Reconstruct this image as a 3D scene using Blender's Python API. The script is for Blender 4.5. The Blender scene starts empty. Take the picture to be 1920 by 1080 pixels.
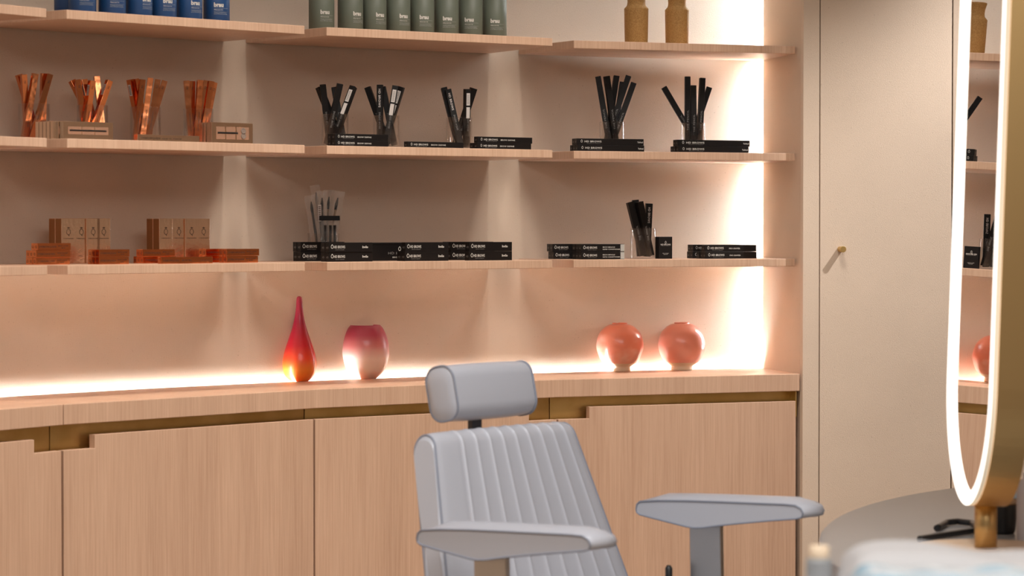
import bpy, bmesh, math, random
from mathutils import Vector, Matrix, Quaternion
random.seed(7)
PI = math.pi
scene = bpy.context.scene
col = scene.collection

# ------------------------------------------------------------------ camera
F = 5100.0; HC = 1.30; PIT = math.atan(117 / F)
cam_d = bpy.data.cameras.new('camera'); cam = bpy.data.objects.new('camera', cam_d); col.objects.link(cam)
cam.location = (0, 0, HC); cam.rotation_euler = (PI / 2 - PIT, 0, 0)
cam_d.sensor_width = 36; cam_d.lens = F / 1920 * 36; cam_d.clip_start = .05
cam_d.dof.use_dof = True; cam_d.dof.focus_distance = 7.0; cam_d.dof.aperture_fstop = 5.0
scene.camera = cam
vs = scene.view_settings
vs.view_transform = 'Standard'; vs.look = 'None'; vs.gamma = 1; vs.exposure = .10; vs.use_curve_mapping = False
try: scene.cycles.transparent_max_bounces = 24
except Exception: pass

def ray(x, y):
    a = (x - 960) / F; b = -(y - 540) / F
    return Vector((a, math.cos(PIT) + b * math.sin(PIT), -math.sin(PIT) + b * math.cos(PIT)))
def at(x, y, Y):
    d = ray(x, y); t = Y / d.y; return Vector((d.x * t, Y, HC + d.z * t))
def atz(x, y, z):
    d = ray(x, y); t = (z - HC) / d.z; return Vector((d.x * t, d.y * t, z))
def zpix(y, Y):
    return at(960, y, Y).z

# ------------------------------------------------------------------ mesh collector
class MB:
    def __init__(s): s.v = []; s.f = []; s.m = []; s.s = []
    def add(s, vs, fs, m=0, smooth=False, M=None):
        o = len(s.v)
        for p in vs:
            p = Vector(p); s.v.append(M @ p if M is not None else p)
        for f in fs: s.f.append([i + o for i in f]); s.m.append(m); s.s.append(smooth)
    def box(s, lo, hi, m=0, M=None, bev=0.0):
        x0, y0, z0 = lo; x1, y1, z1 = hi
        vs = [(x0,y0,z0),(x1,y0,z0),(x1,y1,z0),(x0,y1,z0),(x0,y0,z1),(x1,y0,z1),(x1,y1,z1),(x0,y1,z1)]
        fs = [(0,3,2,1),(4,5,6,7),(0,1,5,4),(1,2,6,5),(2,3,7,6),(3,0,4,7)]
        if bev:
            bm = bmesh.new(); bv = [bm.verts.new(v) for v in vs]
            for f in fs: bm.faces.new([bv[i] for i in f])
            bmesh.ops.bevel(bm, geom=bm.edges[:], offset=bev, segments=2, profile=.5, affect='EDGES')
            bm.verts.index_update()
            vs = [v.co.copy() for v in bm.verts]; fs = [[v.index for v in f.verts] for f in bm.faces]; bm.free()
        s.add(vs, fs, m, False, M)
    def prism(s, poly, z0, z1, m=0, M=None):
        n = len(poly); a = sum(poly[i][0]*poly[(i+1)%n][1]-poly[(i+1)%n][0]*poly[i][1] for i in range(n))
        if a < 0: poly = poly[::-1]
        vs = [(p[0],p[1],z0) for p in poly] + [(p[0],p[1],z1) for p in poly]
        fs = [list(range(n))[::-1], list(range(n,2*n))] + [(i,(i+1)%n,n+(i+1)%n,n+i) for i in range(n)]
        s.add(vs, fs, m, False, M)
    def lathe(s, prof, n=48, m=0, M=None, smooth=True, cap=True):
        vs = []; fs = []
        for r, z in prof:
            for i in range(n):
                a = 2*PI*i/n; vs.append((r*math.cos(a), r*math.sin(a), z))
        for j in range(len(prof)-1):
            for i in range(n):
                k = (i+1) % n; fs.append((j*n+i, j*n+k, (j+1)*n+k, (j+1)*n+i))
        s.add(vs, fs, m, smooth, M)
        if cap:
            o = len(s.v) - len(vs); L = (len(prof)-1)*n
            s.f.append([o+i for i in range(n)][::-1]); s.m.append(m); s.s.append(False)
            s.f.append([o+L+i for i in range(n)]); s.m.append(m); s.s.append(False)
    def tube(s, pts, r, n=10, m=0, closed=False, M=None):
        pts = [Vector(p) for p in pts]; N = len(pts); vs = []; fs = []
        up = Vector((.13, .21, .97))
        prev = None
        for i, p in enumerate(pts):
            if closed: t = pts[(i+1) % N] - pts[i-1]
            else: t = pts[min(i+1, N-1)] - pts[max(i-1, 0)]
            t.normalize()
            a = (prev - t*prev.dot(t)) if prev is not None else up.cross(t)
            if a.length < 1e-6: a = Vector((1,0,0)).cross(t)
            a.normalize(); prev = a; b = t.cross(a)
            rr = r[i] if isinstance(r, (list, tuple)) else r
            for k in range(n):
                q = 2*PI*k/n; vs.append(p + (a*math.cos(q) + b*math.sin(q))*rr)
        for i in range(N if closed else N-1):
            j = (i+1) % N
            for k in range(n):
                l = (k+1) % n; fs.append((i*n+k, i*n+l, j*n+l, j*n+k))
        s.add(vs, fs, m, True, M)
        if not closed:
            o = len(s.v) - len(vs)
            s.f.append([o+k for k in range(n)][::-1]); s.m.append(m); s.s.append(False)
            s.f.append([o+(N-1)*n+k for k in range(n)]); s.m.append(m); s.s.append(False)
    def text(s, txt, size, org, right, up, m=1, align='L', bold=0.0, space=1.0, wfit=None):
        vs, fs, w = text_geo(txt, bold, space)
        right = Vector(right); up = Vector(up); org = Vector(org)
        k = size; kx = size
        if wfit: kx = wfit / w
        off = {'L': 0, 'C': -w*kx/2, 'R': -w*kx}[align]
        s.add([org + right*(x*kx+off) + up*(y*k) for x, y in vs], fs, m)
    def mesh(s, name, mats):
        me = bpy.data.meshes.new(name); me.from_pydata([tuple(v) for v in s.v], [], s.f)
        for mt in (mats if isinstance(mats, (list, tuple)) else [mats]): me.materials.append(mt)
        me.polygons.foreach_set('material_index', s.m); me.polygons.foreach_set('use_smooth', s.s); me.update()
        return me
    def build(s, name, mats, parent=None, M=None):
        return link(name, s.mesh(name, mats), parent, M)
def link(name, data, parent=None, M=None):
    o = bpy.data.objects.new(name, data); col.objects.link(o)
    if parent is not None: o.parent = parent
    if M is not None: o.matrix_local = M
    return o
_tc = {}
def text_geo(txt, bold, space):
    k = (txt, bold, space)
    if k not in _tc:
        c = bpy.data.curves.new('lettering', 'FONT'); c.body = txt; c.size = 1; c.offset = bold; c.space_character = space
        c.resolution_u = 2; c.fill_mode = 'FRONT'
        o = bpy.data.objects.new('lettering', c); col.objects.link(o)
        dg = bpy.context.evaluated_depsgraph_get(); dg.update()
        me = o.evaluated_get(dg).to_mesh()
        v = [(p.co.x, p.co.y) for p in me.vertices]; f = [list(p.vertices) for p in me.polygons]
        x0 = min(p[0] for p in v); w = max(p[0] for p in v) - x0
        v = [(p[0]-x0, p[1]) for p in v]
        bpy.data.objects.remove(o); bpy.data.curves.remove(c)
        _tc[k] = (v, f, w)
    return _tc[k]
def tag(o, label, cat, group=None, kind=None):
    o['label'] = label; o['category'] = cat
    if group: o['group'] = group
    if kind: o['kind'] = kind
    return o
def empty(name, loc, rz=0):
    o = link(name, None); o.empty_display_size = .05; o.location = loc; o.rotation_euler = (0, 0, rz); return o
def struct(o): o['kind'] = 'structure'; return o

# ------------------------------------------------------------------ materials
def mat(name, c=(.5,.5,.5), rough=.5, metal=0, spec=.5, **kw):
    m = bpy.data.materials.new(name); m.use_nodes = True; nt = m.node_tree; b = nt.nodes['Principled BSDF']
    b.inputs['Base Color'].default_value = (*c, 1); b.inputs['Roughness'].default_value = rough
    b.inputs['Metallic'].default_value = metal; b.inputs['Specular IOR Level'].default_value = spec
    for k, v in kw.items(): b.inputs[k.replace('_', ' ')].default_value = v
    return m
def N(m, t, **kw):
    n = m.node_tree.nodes.new(t)
    for k, v in kw.items(): setattr(n, k, v)
    return n
def L(m, a, b): m.node_tree.links.new(a, b)
def noise(m, scale, detail=3, vec=(1,1,1), rough=.5):
    tc = N(m, 'ShaderNodeTexCoord'); mp = N(m, 'ShaderNodeMapping'); mp.inputs['Scale'].default_value = vec
    L(m, tc.outputs['Object'], mp.inputs['Vector'])
    n = N(m, 'ShaderNodeTexNoise'); n.inputs['Scale'].default_value = scale; n.inputs['Detail'].default_value = detail
    n.inputs['Roughness'].default_value = rough
    L(m, mp.outputs['Vector'], n.inputs['Vector']); return n.outputs['Fac']
def ramp(m, fac, stops):
    r = N(m, 'ShaderNodeValToRGB'); e = r.color_ramp.elements
    while len(e) < len(stops): e.new(.5)
    for i, (p, c) in enumerate(stops): e[i].position = p; e[i].color = (*c, 1)
    L(m, fac, r.inputs['Fac']); return r.outputs['Color']
def bump(m, fac, strength=.3, dist=.002):
    b = N(m, 'ShaderNodeBump'); b.inputs['Strength'].default_value = strength; b.inputs['Distance'].default_value = dist
    L(m, fac, b.inputs['Height']); return b.outputs['Normal']
def P(m): return m.node_tree.nodes['Principled BSDF']
def mixc(m, a, b, fac, mode='MIX'):
    x = N(m, 'ShaderNodeMix', data_type='RGBA', blend_type=mode)
    for s, v in ((0, fac), (6, a), (7, b)):
        if isinstance(v, (int, float)): x.inputs[s].default_value = v
        elif isinstance(v, tuple): x.inputs[s].default_value = (*v, 1)
        else: L(m, v, x.inputs[s])
    return x.outputs[2]

def plaster(name, c):
    m = mat(name, c, .85, spec=.25)
    big = noise(m, 2.2, 4); dk = tuple(v*.93 for v in c); lt = tuple(min(1, v*1.06) for v in c)
    base = ramp(m, big, [(.3, dk), (.7, lt)])
    sp = ramp(m, noise(m, 230, 2), [(.70, (1,1,1)), (.76, (.76,.72,.68))])
    L(m, mixc(m, base, sp, 1.0, 'MULTIPLY'), P(m).inputs['Base Color'])
    a = noise(m, 620, 3, (1,1,.8), .6)
    L(m, bump(m, a, .45, .0017), P(m).inputs['Normal'])
    return m
PLASTER = plaster('sand plaster', (.70, .565, .45))
def oak(name, c0, c1):
    m = mat(name, c0, .42, spec=.4)
    g = ramp(m, noise(m, 1, 5, (210, 210, 5), .65), [(.32, c0), (.68, c1)])
    h = ramp(m, noise(m, 1, 3, (14, 14, 1.2)), [(.3, (.93,.91,.9)), (.7, (1.05,1.05,1.05))])
    L(m, mixc(m, g, h, 1.0, 'MULTIPLY'), P(m).inputs['Base Color'])
    L(m, bump(m, noise(m, 1, 4, (300, 300, 6)), .12, .001), P(m).inputs['Normal'])
    return m
OAK = oak('limed oak veneer', (.545, .345, .235), (.645, .435, .310))
BRASS = mat('aged brass', (.50, .35, .13), .42, 1)
L(BRASS, ramp(BRASS, noise(BRASS, 9, 4), [(.35, (.66,.46,.17)), (.7, (.82,.61,.27))]), P(BRASS).inputs['Base Color'])
BRONZE = mat('brushed bronze', (.64, .43, .19), .38, 1)
VINYL = mat('pale grey vinyl', (.46, .47, .52), .38, spec=.5)
L(VINYL, bump(VINYL, noise(VINYL, 600, 2), .08, .0005), P(VINYL).inputs['Normal'])
PIPING = mat('blue grey piping', (.24, .26, .32), .45)
STEEL = mat('satin steel', (.55, .54, .53), .35, 1)
DARKMETAL = mat('dark grey metal', (.07, .07, .08), .4, .6)
BLACKPL = mat('black plastic', (.01, .01, .011), .35)
BLACK = mat('black card', (.008, .0065, .0065), .42, spec=.22)
L(BLACK, bump(BLACK, noise(BLACK, 90, 2), .05, .001), P(BLACK).inputs['Normal'])
PRINT = mat('pale print', (.62, .60, .56), .5)
GREYPR = mat('faint grey print', (.22, .21, .2), .5)
BARPR = mat('pale sticker', (.55, .50, .47), .6)
DARKPR = mat('dark print', (.05, .025, .015), .5)
COPPER = mat('copper foil card', (.84, .30, .125), .15, 1)
L(COPPER, bump(COPPER, noise(COPPER, 26, 2), .30, .004), P(COPPER).inputs['Normal'])
FOIL = mat('smooth rose gold foil', (1, .80, .64), .16, 1)
L(FOIL, bump(FOIL, noise(FOIL, 14, 2), .25, .004), P(FOIL).inputs['Normal'])
ROSE = mat('rose gold foil card', (1, .77, .60), .26, 1)
L(ROSE, bump(ROSE, noise(ROSE, 130, 3), .35, .002), P(ROSE).inputs['Normal'])
COPSIDE = mat('matt copper card', (.36, .15, .05), .5, .4)
BLUE = mat('navy canister card', (.012, .062, .19), .42)
GREEN = mat('sage canister card', (.125, .145, .112), .5)
CLAY = mat('speckled ochre stoneware', (.33, .19, .07), .7)
L(CLAY, ramp(CLAY, noise(CLAY, 330, 3), [(.30, (.34,.175,.05)), (.65, (.48,.275,.09))]), P(CLAY).inputs['Base Color'])
L(CLAY, bump(CLAY, noise(CLAY, 330, 3), .5, .002), P(CLAY).inputs['Normal'])
def clear(name, tint=(1,1,1), gl=.12, rough=.02, milky=0):
    m = bpy.data.materials.new(name); m.use_nodes = True; nt = m.node_tree; nt.nodes.remove(nt.nodes['Principled BSDF'])
    out = nt.nodes['Material Output']
    t = N(m, 'ShaderNodeBsdfTransparent'); t.inputs[0].default_value = (*tint, 1)
    g = N(m, 'ShaderNodeBsdfGlossy'); g.inputs['Roughness'].default_value = rough
    lw = N(m, 'ShaderNodeLayerWeight'); lw.inputs['Blend'].default_value = gl
    mx = N(m, 'ShaderNodeMixShader'); L(m, lw.outputs['Facing'], mx.inputs[0]); L(m, t.outputs[0], mx.inputs[1]); L(m, g.outputs[0], mx.inputs[2])
    last = mx.outputs[0]
    if milky:
        d = N(m, 'ShaderNodeBsdfDiffuse'); d.inputs[0].default_value = (.8,.75,.7,1)
        m2 = N(m, 'ShaderNodeMixShader'); m2.inputs[0].default_value = milky
        L(m, last, m2.inputs[1]); L(m, d.outputs[0], m2.inputs[2]); last = m2.outputs[0]
    L(m, last, out.inputs['Surface']); return m
ACRYL = clear('clear acrylic', (.985,.98,.975), .12)
FILM = clear('clear plastic film', (.95,.94,.93), .34, .10, .15)
MIRROR = mat('mirror glass', (.93,.93,.92), .0, 1)
def emit(name, c, s):
    m = mat(name, c, .4); P(m).inputs['Emission Color'].default_value = (*c, 1); P(m).inputs['Emission Strength'].default_value = s; return m
LED = emit('led tape glow', (.84, .93, 1.0), 88)
LEDV = emit('vertical led tape glow', (.86, .94, 1.0), 120)
RING = emit('lit acrylic ring', (1, .95, .87), 1.7)
RINGEDGE = emit('acrylic ring rim', (.95, .82, .62), .30)
TABLE = mat('grey stone laminate', (.27, .265, .265), .28)
WHITEPAP = mat('white paper', (.45, .445, .455), .6)
WHITEPL = mat('white plastic', (.75, .74, .76), .4)
FLOORM = mat('pale timber floor', (.40, .29, .20), .5)
L(FLOORM, ramp(FLOORM, noise(FLOORM, 1, 4, (4, 60, 4)), [(.3, (.34,.24,.16)), (.7, (.46,.34,.24))]), P(FLOORM).inputs['Base Color'])
CHAMP = mat('champagne lacquer', (.66, .48, .33), .35)
CHARC = mat('dark reflection wall tone', (.06, .052, .047), .7)  # unseen left wall, darkened to deepen reflections in the copper foil
GREYW = mat('grey reflection wall tone', (.34, .32, .30), .7)  # unseen wall behind the camera, greyed to vary the foil reflections
CEILM = mat('white ceiling paint', (.80, .77, .73), .9)
DARKGAP = mat('dark cabinet interior', (.05, .035, .025), .8)

# ------------------------------------------------------------------ plan of the curved wall
CC = Vector((1.8977, 3.8506)); RW = 3.998; RB = 3.968
Z1, Z2, Z3, ZC = 1.784, 1.4955, 1.2105, .90
ST = .0208
def V2(x, y): return Vector((x, y))
J1 = V2(-1.0044, 6.0836); J2 = V2(-.4809, 6.6393); J4 = V2(.7765, 7.3330)
J3 = V2(.1200, 7.0640)
a57 = math.radians(57)
J0 = J1 - .72*V2(math.cos(a57), math.sin(a57)); JM = J0 - .72*V2(math.cos(math.radians(69)), math.sin(math.radians(69)))
SEC = {}
def sec(k, A, B):
    u = (B-A).normalized(); SEC[k] = dict(A=A, B=B, u=u, n=V2(-u.y, u.x), a=math.atan2(u.y, u.x))
B1 = V2(-1.0378, 6.0760)
sec(1, B1 - .65*V2(math.cos(a57), math.sin(a57)), B1)
sec(2, V2(-.9981, 6.1091), V2(-.5026, 6.6022))
sec(3, V2(-.4521, 6.6480), V2(.1046, 7.0333))
sec(4, V2(.1615, 7.1180), V2(.7650, 7.3580))
def onarc(p, d, R):
    q = p - CC; b = q.dot(d); c = q.dot(q) - R*R
    return p + d*(-b + math.sqrt(b*b - c))
def ang(p): return math.atan2(p.y-CC.y, p.x-CC.x)
def arc(a0, a1, R, n): return [V2(CC.x+R*math.cos(a0+(a1-a0)*i/n), CC.y+R*math.sin(a0+(a1-a0)*i/n)) for i in range(n+1)]
def loc(k, px, s, z):
    """point on section k, set back s from its front edge, seen in pixel column px"""
    S = SEC[k]; r = (px-960)/F; c, sn = math.cos(PIT), math.sin(PIT)
    b = S['A'] + S['n']*s
    t = (r*(b.y*c - (z-HC)*sn) - b.x) / (S['u'].x - r*S['u'].y*c)
    p = b + S['u']*t; return Vector((p.x, p.y, z))

# ------------------------------------------------------------------ shell
PB = V2(.704, 7.635)
aC = ang(PB)
E0 = V2((1503-960)/F*7.33, 7.33)
a12 = math.radians(12); u12 = V2(math.cos(a12), math.sin(a12)); n12 = V2(-u12.y, u12.x)
def on12(px):
    r = (px-960)/F; t = (r*E0.y - E0.x)/(u12.x - r*u12.y); return E0 + u12*t
mb = MB()
inner = arc(PI, aC - .020, RW, 96); outer = arc(PI, aC - .020, RW + .12, 96)
vs_ = []; fs_ = []
H_ = 2.75; n_ = len(inner)
for p in inner: vs_ += [(p.x, p.y, 0), (p.x, p.y, H_)]
for p in outer: vs_ += [(p.x, p.y, 0), (p.x, p.y, H_)]
for i in range(n_-1):
    a, b, c, d = 2*i, 2*i+1, 2*i+3, 2*i+2; o = 2*n_
    fs_ += [(a, b, c, d), (o+a, o+d, o+c, o+b), (b, o+b, o+c, c)]
fs_ += [(0, 2*n_, 2*n_+1, 1), (2*n_-2, 2*n_-1, 4*n_-1, 4*n_-2)]
mb.add(vs_, fs_[:-2], 0, False); mb.add([vs_[i] for i in (0, 2*n_, 2*n_+1, 1, 2*n_-2, 2*n_-1, 4*n_-1, 4*n_-2)], [(0,1,2,3),(4,5,6,7)])
wb = mb.build('wall_back', PLASTER); struct(wb)
for p in wb.data.polygons: p.use_smooth = abs(p.normal.z) < .5
# end panel of the niche with its front strip
E1 = on12(1535.6)
mb = MB(); pe = PB + V2(.050, -.006)
mb.prism([PB, E0 + V2(-.002, .012), E0 + u12*.004, E1, E1 + n12*.20, pe], 0, H_)
struct(mb.build('trim_1', PLASTER))
# cupboard door to its right
D0 = on12(1537.8); D1 = on12(1783.5)
mb = MB(); mb.prism([D0, D1, D1 + n12*.022, D0 + n12*.022], .02, H_ - .1)
door = mb.build('door_1', PLASTER); struct(door)
mb = MB(); mb.prism([E1 + n12*.022, D1 + n12*.022 + u12*.02, D1 + n12*.06 + u12*.02, E1 + n12*.06], 0, H_)
struct(mb.build('trim_2', DARKGAP))
kp = on12(1575); kz = zpix(467.3, kp.y); 
mb = MB()
mb.lathe([(.0078, 0), (.0078, .024), (.0083, .0245), (.0083, .0275), (.0078, .028)], 32)
Mk = Matrix.Translation((kp.x, kp.y, kz)) @ Matrix((( u12.x, 0, -n12.x, 0), (u12.y, 0, -n12.y, 0), (0, 1, 0, 0), (0, 0, 0, 1)))
kb = mb.build('door_knob', BRASS, door, Mk); kb['label'] = 'small round brass knob'
# wall continuing to the right of the door
W0 = on12(1786); pts = [W0]; a = math.radians(4)
for i in range(9):
    pts.append(pts[-1] + .34*V2(math.cos(a), math.sin(a))); a -= math.radians(5.5)
mb = MB(); mb.prism(pts + [p + V2(0, .12) for p in pts[::-1]], 0, H_)
struct(mb.build('wall_right', PLASTER))
XR = pts[-1].x; XL = CC.x - RW
mb = MB(); mb.box((XR, -2, 0), (XR+.1, pts[-1].y + .12, H_)); struct(mb.build('wall_side', PLASTER))
mb = MB(); mb.box((XL-.1, -2, 0), (XL, CC.y, H_)); struct(mb.build('wall_left', CHARC))
mb = MB(); mb.box((XL-.1, -2.1, 0), (XR+.1, -2, H_)); struct(mb.build('wall_front', GREYW))
mb = MB(); mb.box((XL-.3, -2.2, -.1), (XR+.3, 8.4, 0)); struct(mb.build('floor', FLOORM))
mb = MB(); mb.box((XL-.3, -2.2, H_), (XR+.3, 8.4, H_+.1)); struct(mb.build('ceiling', CEILM))

# ------------------------------------------------------------------ shelves
def bevel_obj(o, w=.0012):
    md = o.modifiers.new('edge', 'BEVEL'); md.width = w; md.segments = 2; md.limit_method = 'ANGLE'
desc = {
 (1, Z1): 'top oak shelf board cut off by the left edge of the photo',
 (2, Z1): 'oak shelf board carrying the navy blue canisters',
 (3, Z1): 'oak shelf board carrying the sage green canisters',
 (4, Z1): 'oak shelf board carrying the two ochre stoneware vases',
 (1, Z2): 'middle oak shelf board cut off by the left edge of the photo',
 (2, Z2): 'oak shelf board carrying four tumblers of copper cartons',
 (3, Z2): 'middle oak shelf board carrying three tumblers of black cartons',
 (4, Z2): 'middle oak shelf board nearest the bright corner, under two black carton tumblers',
 (1, Z3): 'lowest oak shelf board cut off by the left edge of the photo',
 (2, Z3): 'lowest oak shelf board carrying the tall rose gold boxes',
 (3, Z3): 'lowest oak shelf board carrying the wrapped brushes tumbler',
 (4, Z3): 'lowest oak shelf board carrying the small upright black box'}
for k in (1, 2, 3, 4):
    S = SEC[k]; A, B, n = S['A'], S['B'], S['n']
    JL = {1: J0, 2: J1, 3: J2, 4: J3}[k]; JR = {1: J1, 2: J2, 3: J3, 4: J4}[k]
    Ab = onarc(A, (JL-CC).normalized(), RW); Bb = onarc(B, (JR-CC).normalized(), RW)
    if k == 4: Bb = PB + V2(-.004, .022)
    back = arc(ang(Bb), ang(Ab), RW - .001, 8)
    for z in (Z1, Z2, Z3):
        mb = MB(); mb.prism([A, B] + back, z - ST, z)
        o = mb.build('wall_shelf', OAK); bevel_obj(o)
        tag(o, desc[(k, z)], 'shelf', 'curved oak wall shelves')

# ------------------------------------------------------------------ counter and cabinets
def seam(J):  # direction from joint towards the wall
    return (J - CC).normalized()
def worktop(pts, label):
    a = pts[0]; b = pts[-1]
    back = arc(ang(b), ang(a), RB, 24)
    if b == J4: back = [PB + V2(-.002, -.002)] + arc(ang(PB)+.001, ang(a), RB, 24)[1:]
    mb = MB(); mb.prism(pts + back, ZC - .0465, ZC)
    o = mb.build('worktop', OAK); bevel_obj(o, .0015); tag(o, label, 'countertop')
worktop([JM, J0, J1 - (J1-J0).normalized()*.0012], 'short left piece of the oak worktop, left of the open seam')
worktop([J1 + (J2-J1).normalized()*.0012, J2, J3, J4], 'long oak worktop carrying the four vases')
zt = .8265; zn = .7955; z_car = ZC - .0465 - .0005
cabs = [(1, J0, J1, 'R', 'oak base cabinet at the left edge of the photo'),
        (2, J1, J2, 'L', 'oak base cabinet below the copper boxes, handle notch at its left'),
        (3, J2, J3, 'R', 'oak base cabinet mostly behind the grey salon chair'),
        (4, J3, J4, 'L', 'rightmost oak base cabinet, beside the plaster end panel')]
for k, A, B, nt_, lab in cabs:
    u = (B-A).normalized(); n = V2(-u.y, u.x)
    if k == 4: B = B - u*.007
    if k == 3: pass
    e = empty('base_cabinet', (0, 0, 0)); tag(e, lab, 'cabinet', 'oak base cabinets under the worktop')
    def strip(s0, s1, z0, z1, m, mats=None, ea=.002, eb=.002):
        pass
    wallA = onarc(A, (A-CC).normalized(), RW - .001); wallB = onarc(B, (B-CC).normalized(), RW - .001)
    if k == 4: wallB = PB + V2(-.012, 0)
    ra = (wallA-A).normalized(); rb = (wallB-B).normalized()
    ins = .0015
    mb = MB()
    mb.prism([A + ra*.030 + u*ins, B + rb*.030 - u*ins, wallB - u*ins, wallA + u*ins], .09, .780)
    mb.prism([A + ra*.050 + u*ins, B + rb*.050 - u*ins, wallB - u*ins, wallA + u*ins], .780, z_car)
    mb.prism([A + ra*.07 + u*ins, B + rb*.07 - u*ins, wallB - u*ins, wallA + u*ins], 0, .09)
    mb.build('carcass', OAK, e)
    mb = MB()
    mb.prism([A + ra*.046 + u*ins, B + rb*.046 - u*ins, B + rb*.050 - u*ins, A + ra*.050 + u*ins], .780, z_car)
    mb.prism([A + ra*.026 + u*ins, B + rb*.026 - u*ins, B + rb*.046 - u*ins, A + ra*.046 + u*ins], .780, .784)
    if k == 4: mb.prism([B + rb*.004 - u*.004, B + rb*.046 - u*.004, B + rb*.046 - u*.001, B + rb*.004 - u*.001], .784, z_car)
    mb.build('finger_channel', BRASS, e)
    w = (B-A).length; g = .0022; nw = .088
    a0 = g; b0 = w - g
    if k == 1: b0 = w - .003
    if k == 2: a0 = .003
    if nt_ == 'R': prof = [(a0, .10), (b0, .10), (b0, zn), (b0-nw, zn), (b0-nw, zt), (a0, zt)]
    else: prof = [(a0, .10), (b0, .10), (b0, zt), (a0+nw, zt), (a0+nw, zn), (a0, zn)]
    mb = MB()
    q = [A + u*x + n*.004 for x, z in prof]; r = [A + u*x + n*.025 for x, z in prof]; m_ = len(prof)
    vv = [(p.x, p.y, prof[i][1]) for i, p in enumerate(q)] + [(p.x, p.y, prof[i][1]) for i, p in enumerate(r)]
    mb.add(vv, [list(range(m_)), list(range(m_, 2*m_))[::-1]] + [((i+1) % m_, i, m_+i, m_+(i+1) % m_) for i in range(m_)])
    o = mb.build('door', OAK, e); bevel_obj(o, .001)

# led tapes in the slots behind the worktop and behind the end panel
mb = MB(); aa = arc(ang(JM), aC - .006, RW - .010, 64); bb = arc(ang(JM), aC - .006, RW - .022, 64)
for i in range(64):
    mb.prism([aa[i], aa[i+1], bb[i+1], bb[i]], ZC - .026, ZC - .023)
le = empty('led_strip', (0, 0, 0)); mb.build('tape', LED, le); mb = MB()
for i in range(64): mb.prism([aa[i], aa[i+1], bb[i+1], bb[i]], z_car, ZC - .0262)
mb.build('profile', WHITEPL, le)
tag(le, 'horizontal glowing LED tape in the slot behind the worktop', 'light strip')
al = aC - .0050
mb = MB()
p0 = V2(CC.x + (RW-.022)*math.cos(al), CC.y + (RW-.022)*math.sin(al)); p1 = V2(CC.x + (RW-.004)*math.cos(al), CC.y + (RW-.004)*math.sin(al))
tn = V2(-math.sin(al), math.cos(al))*(-1)
mb.prism([p0, p1, p1 - tn*-.003, p0 - tn*-.003], .92, 2.7)
tag(mb.build('led_strip', LEDV), 'vertical glowing LED tape in the slot behind the end panel', 'light strip')

# ------------------------------------------------------------------ canisters
def canister(k, z, xr, rpx, th, cmat, label, group, s=.10, first={}):
    R_ = .0318
    c = loc(k, xr - rpx, s, z)
    if cmat.name not in first:
        b = MB(); b.lathe([(R_-.001, 0), (R_, .001), (R_, .0985), (R_-.0006, .099)], 56)
        l = MB(); l.lathe([(R_+.0002, .0992), (R_+.0002, .124), (R_-.0015, .1255)], 56)
        p = MB()
        def wrap(p_, x0): 
            out = []
            for v in p_: 
                t = (v[0] + x0)/R_; out.append(((R_+.00035)*math.sin(t), -(R_+.00035)*math.cos(t), v[1]))
            return out
        def wt(txt, size, x0, zz, bold=0, m=0, wf=None):
            v, f, w = text_geo(txt, bold, 1.0); kx = wf/w if wf else size
            p.add(wrap([(a*kx, b*size + zz) for a, b in v], x0), f, m)
        def wl(x0, x1, zz, h):
            nn = 14
            for i in range(nn):
                xa = x0+(x1-x0)*i/nn; xb = x0+(x1-x0)*(i+1)/nn
                p.add(wrap([(xa, zz), (xb, zz), (xb, zz+h), (xa, zz+h)], 0), [(0,1,2,3)], 1)
        wt('brau', .0140, 0, .0385, .045, 0, .0235)
        wl(0, .037, .0345, .0004); wt('Aftercare kit', .0042, 0, .0300, 0, 0)
        wl(0, .037, .0265, .0003); wt('Tinting and lamination', .0030, 0, .0235, 0, 1, .032); wt('brow aftercare essentials', .0030, 0, .0203, 0, 1, .034)
        first[cmat.name] = (b.mesh('body', cmat), l.mesh('lid', cmat), p.mesh('printed_logo', [PRINT, GREYL]))
    face = math.atan2(-c.x, c.y) if False else 0
    # turn so the local -y faces the camera, then offset by th
    rz = math.atan2(c.y, c.x) - PI/2 + math.radians(th)
    e = empty('canister', c, rz); tag(e, label, 'canister', group)
    for nm, me in zip(('body', 'lid', 'printed_logo'), first[cmat.name]): link(nm, me, e)
GREYL = mat('thin pale print', (.40, .41, .40), .5)
ordw = ['first', 'second', 'third', 'fourth', 'fifth', 'sixth', 'seventh', 'eighth']
bl = [(180, -11), (236, -9), (286, 16), (331.5, 0), (380, 9), (431.5, -11)]
canister(2, Z1, 153, 25.5, 20, BLUE, 'navy blue canister half hidden behind the leftmost blue one', 'navy canisters on the top shelf', s=.172)
for i, (xr, th) in enumerate(bl):
    canister(2, Z1, xr, 25.5, th, BLUE, '%s navy blue canister from the left in the front row' % ordw[i], 'navy canisters on the top shelf')
gr = [(626, -5), (680, 13), (724, 10), (769, 8), (814, -10), (860, -16), (905, -27), (950, -18)]
for i, (xr, th) in enumerate(gr):
    canister(3, Z1, xr, 23, th, GREEN, '%s sage green canister from the left on the top shelf' % ordw[i], 'sage canisters on the top shelf')

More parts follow.
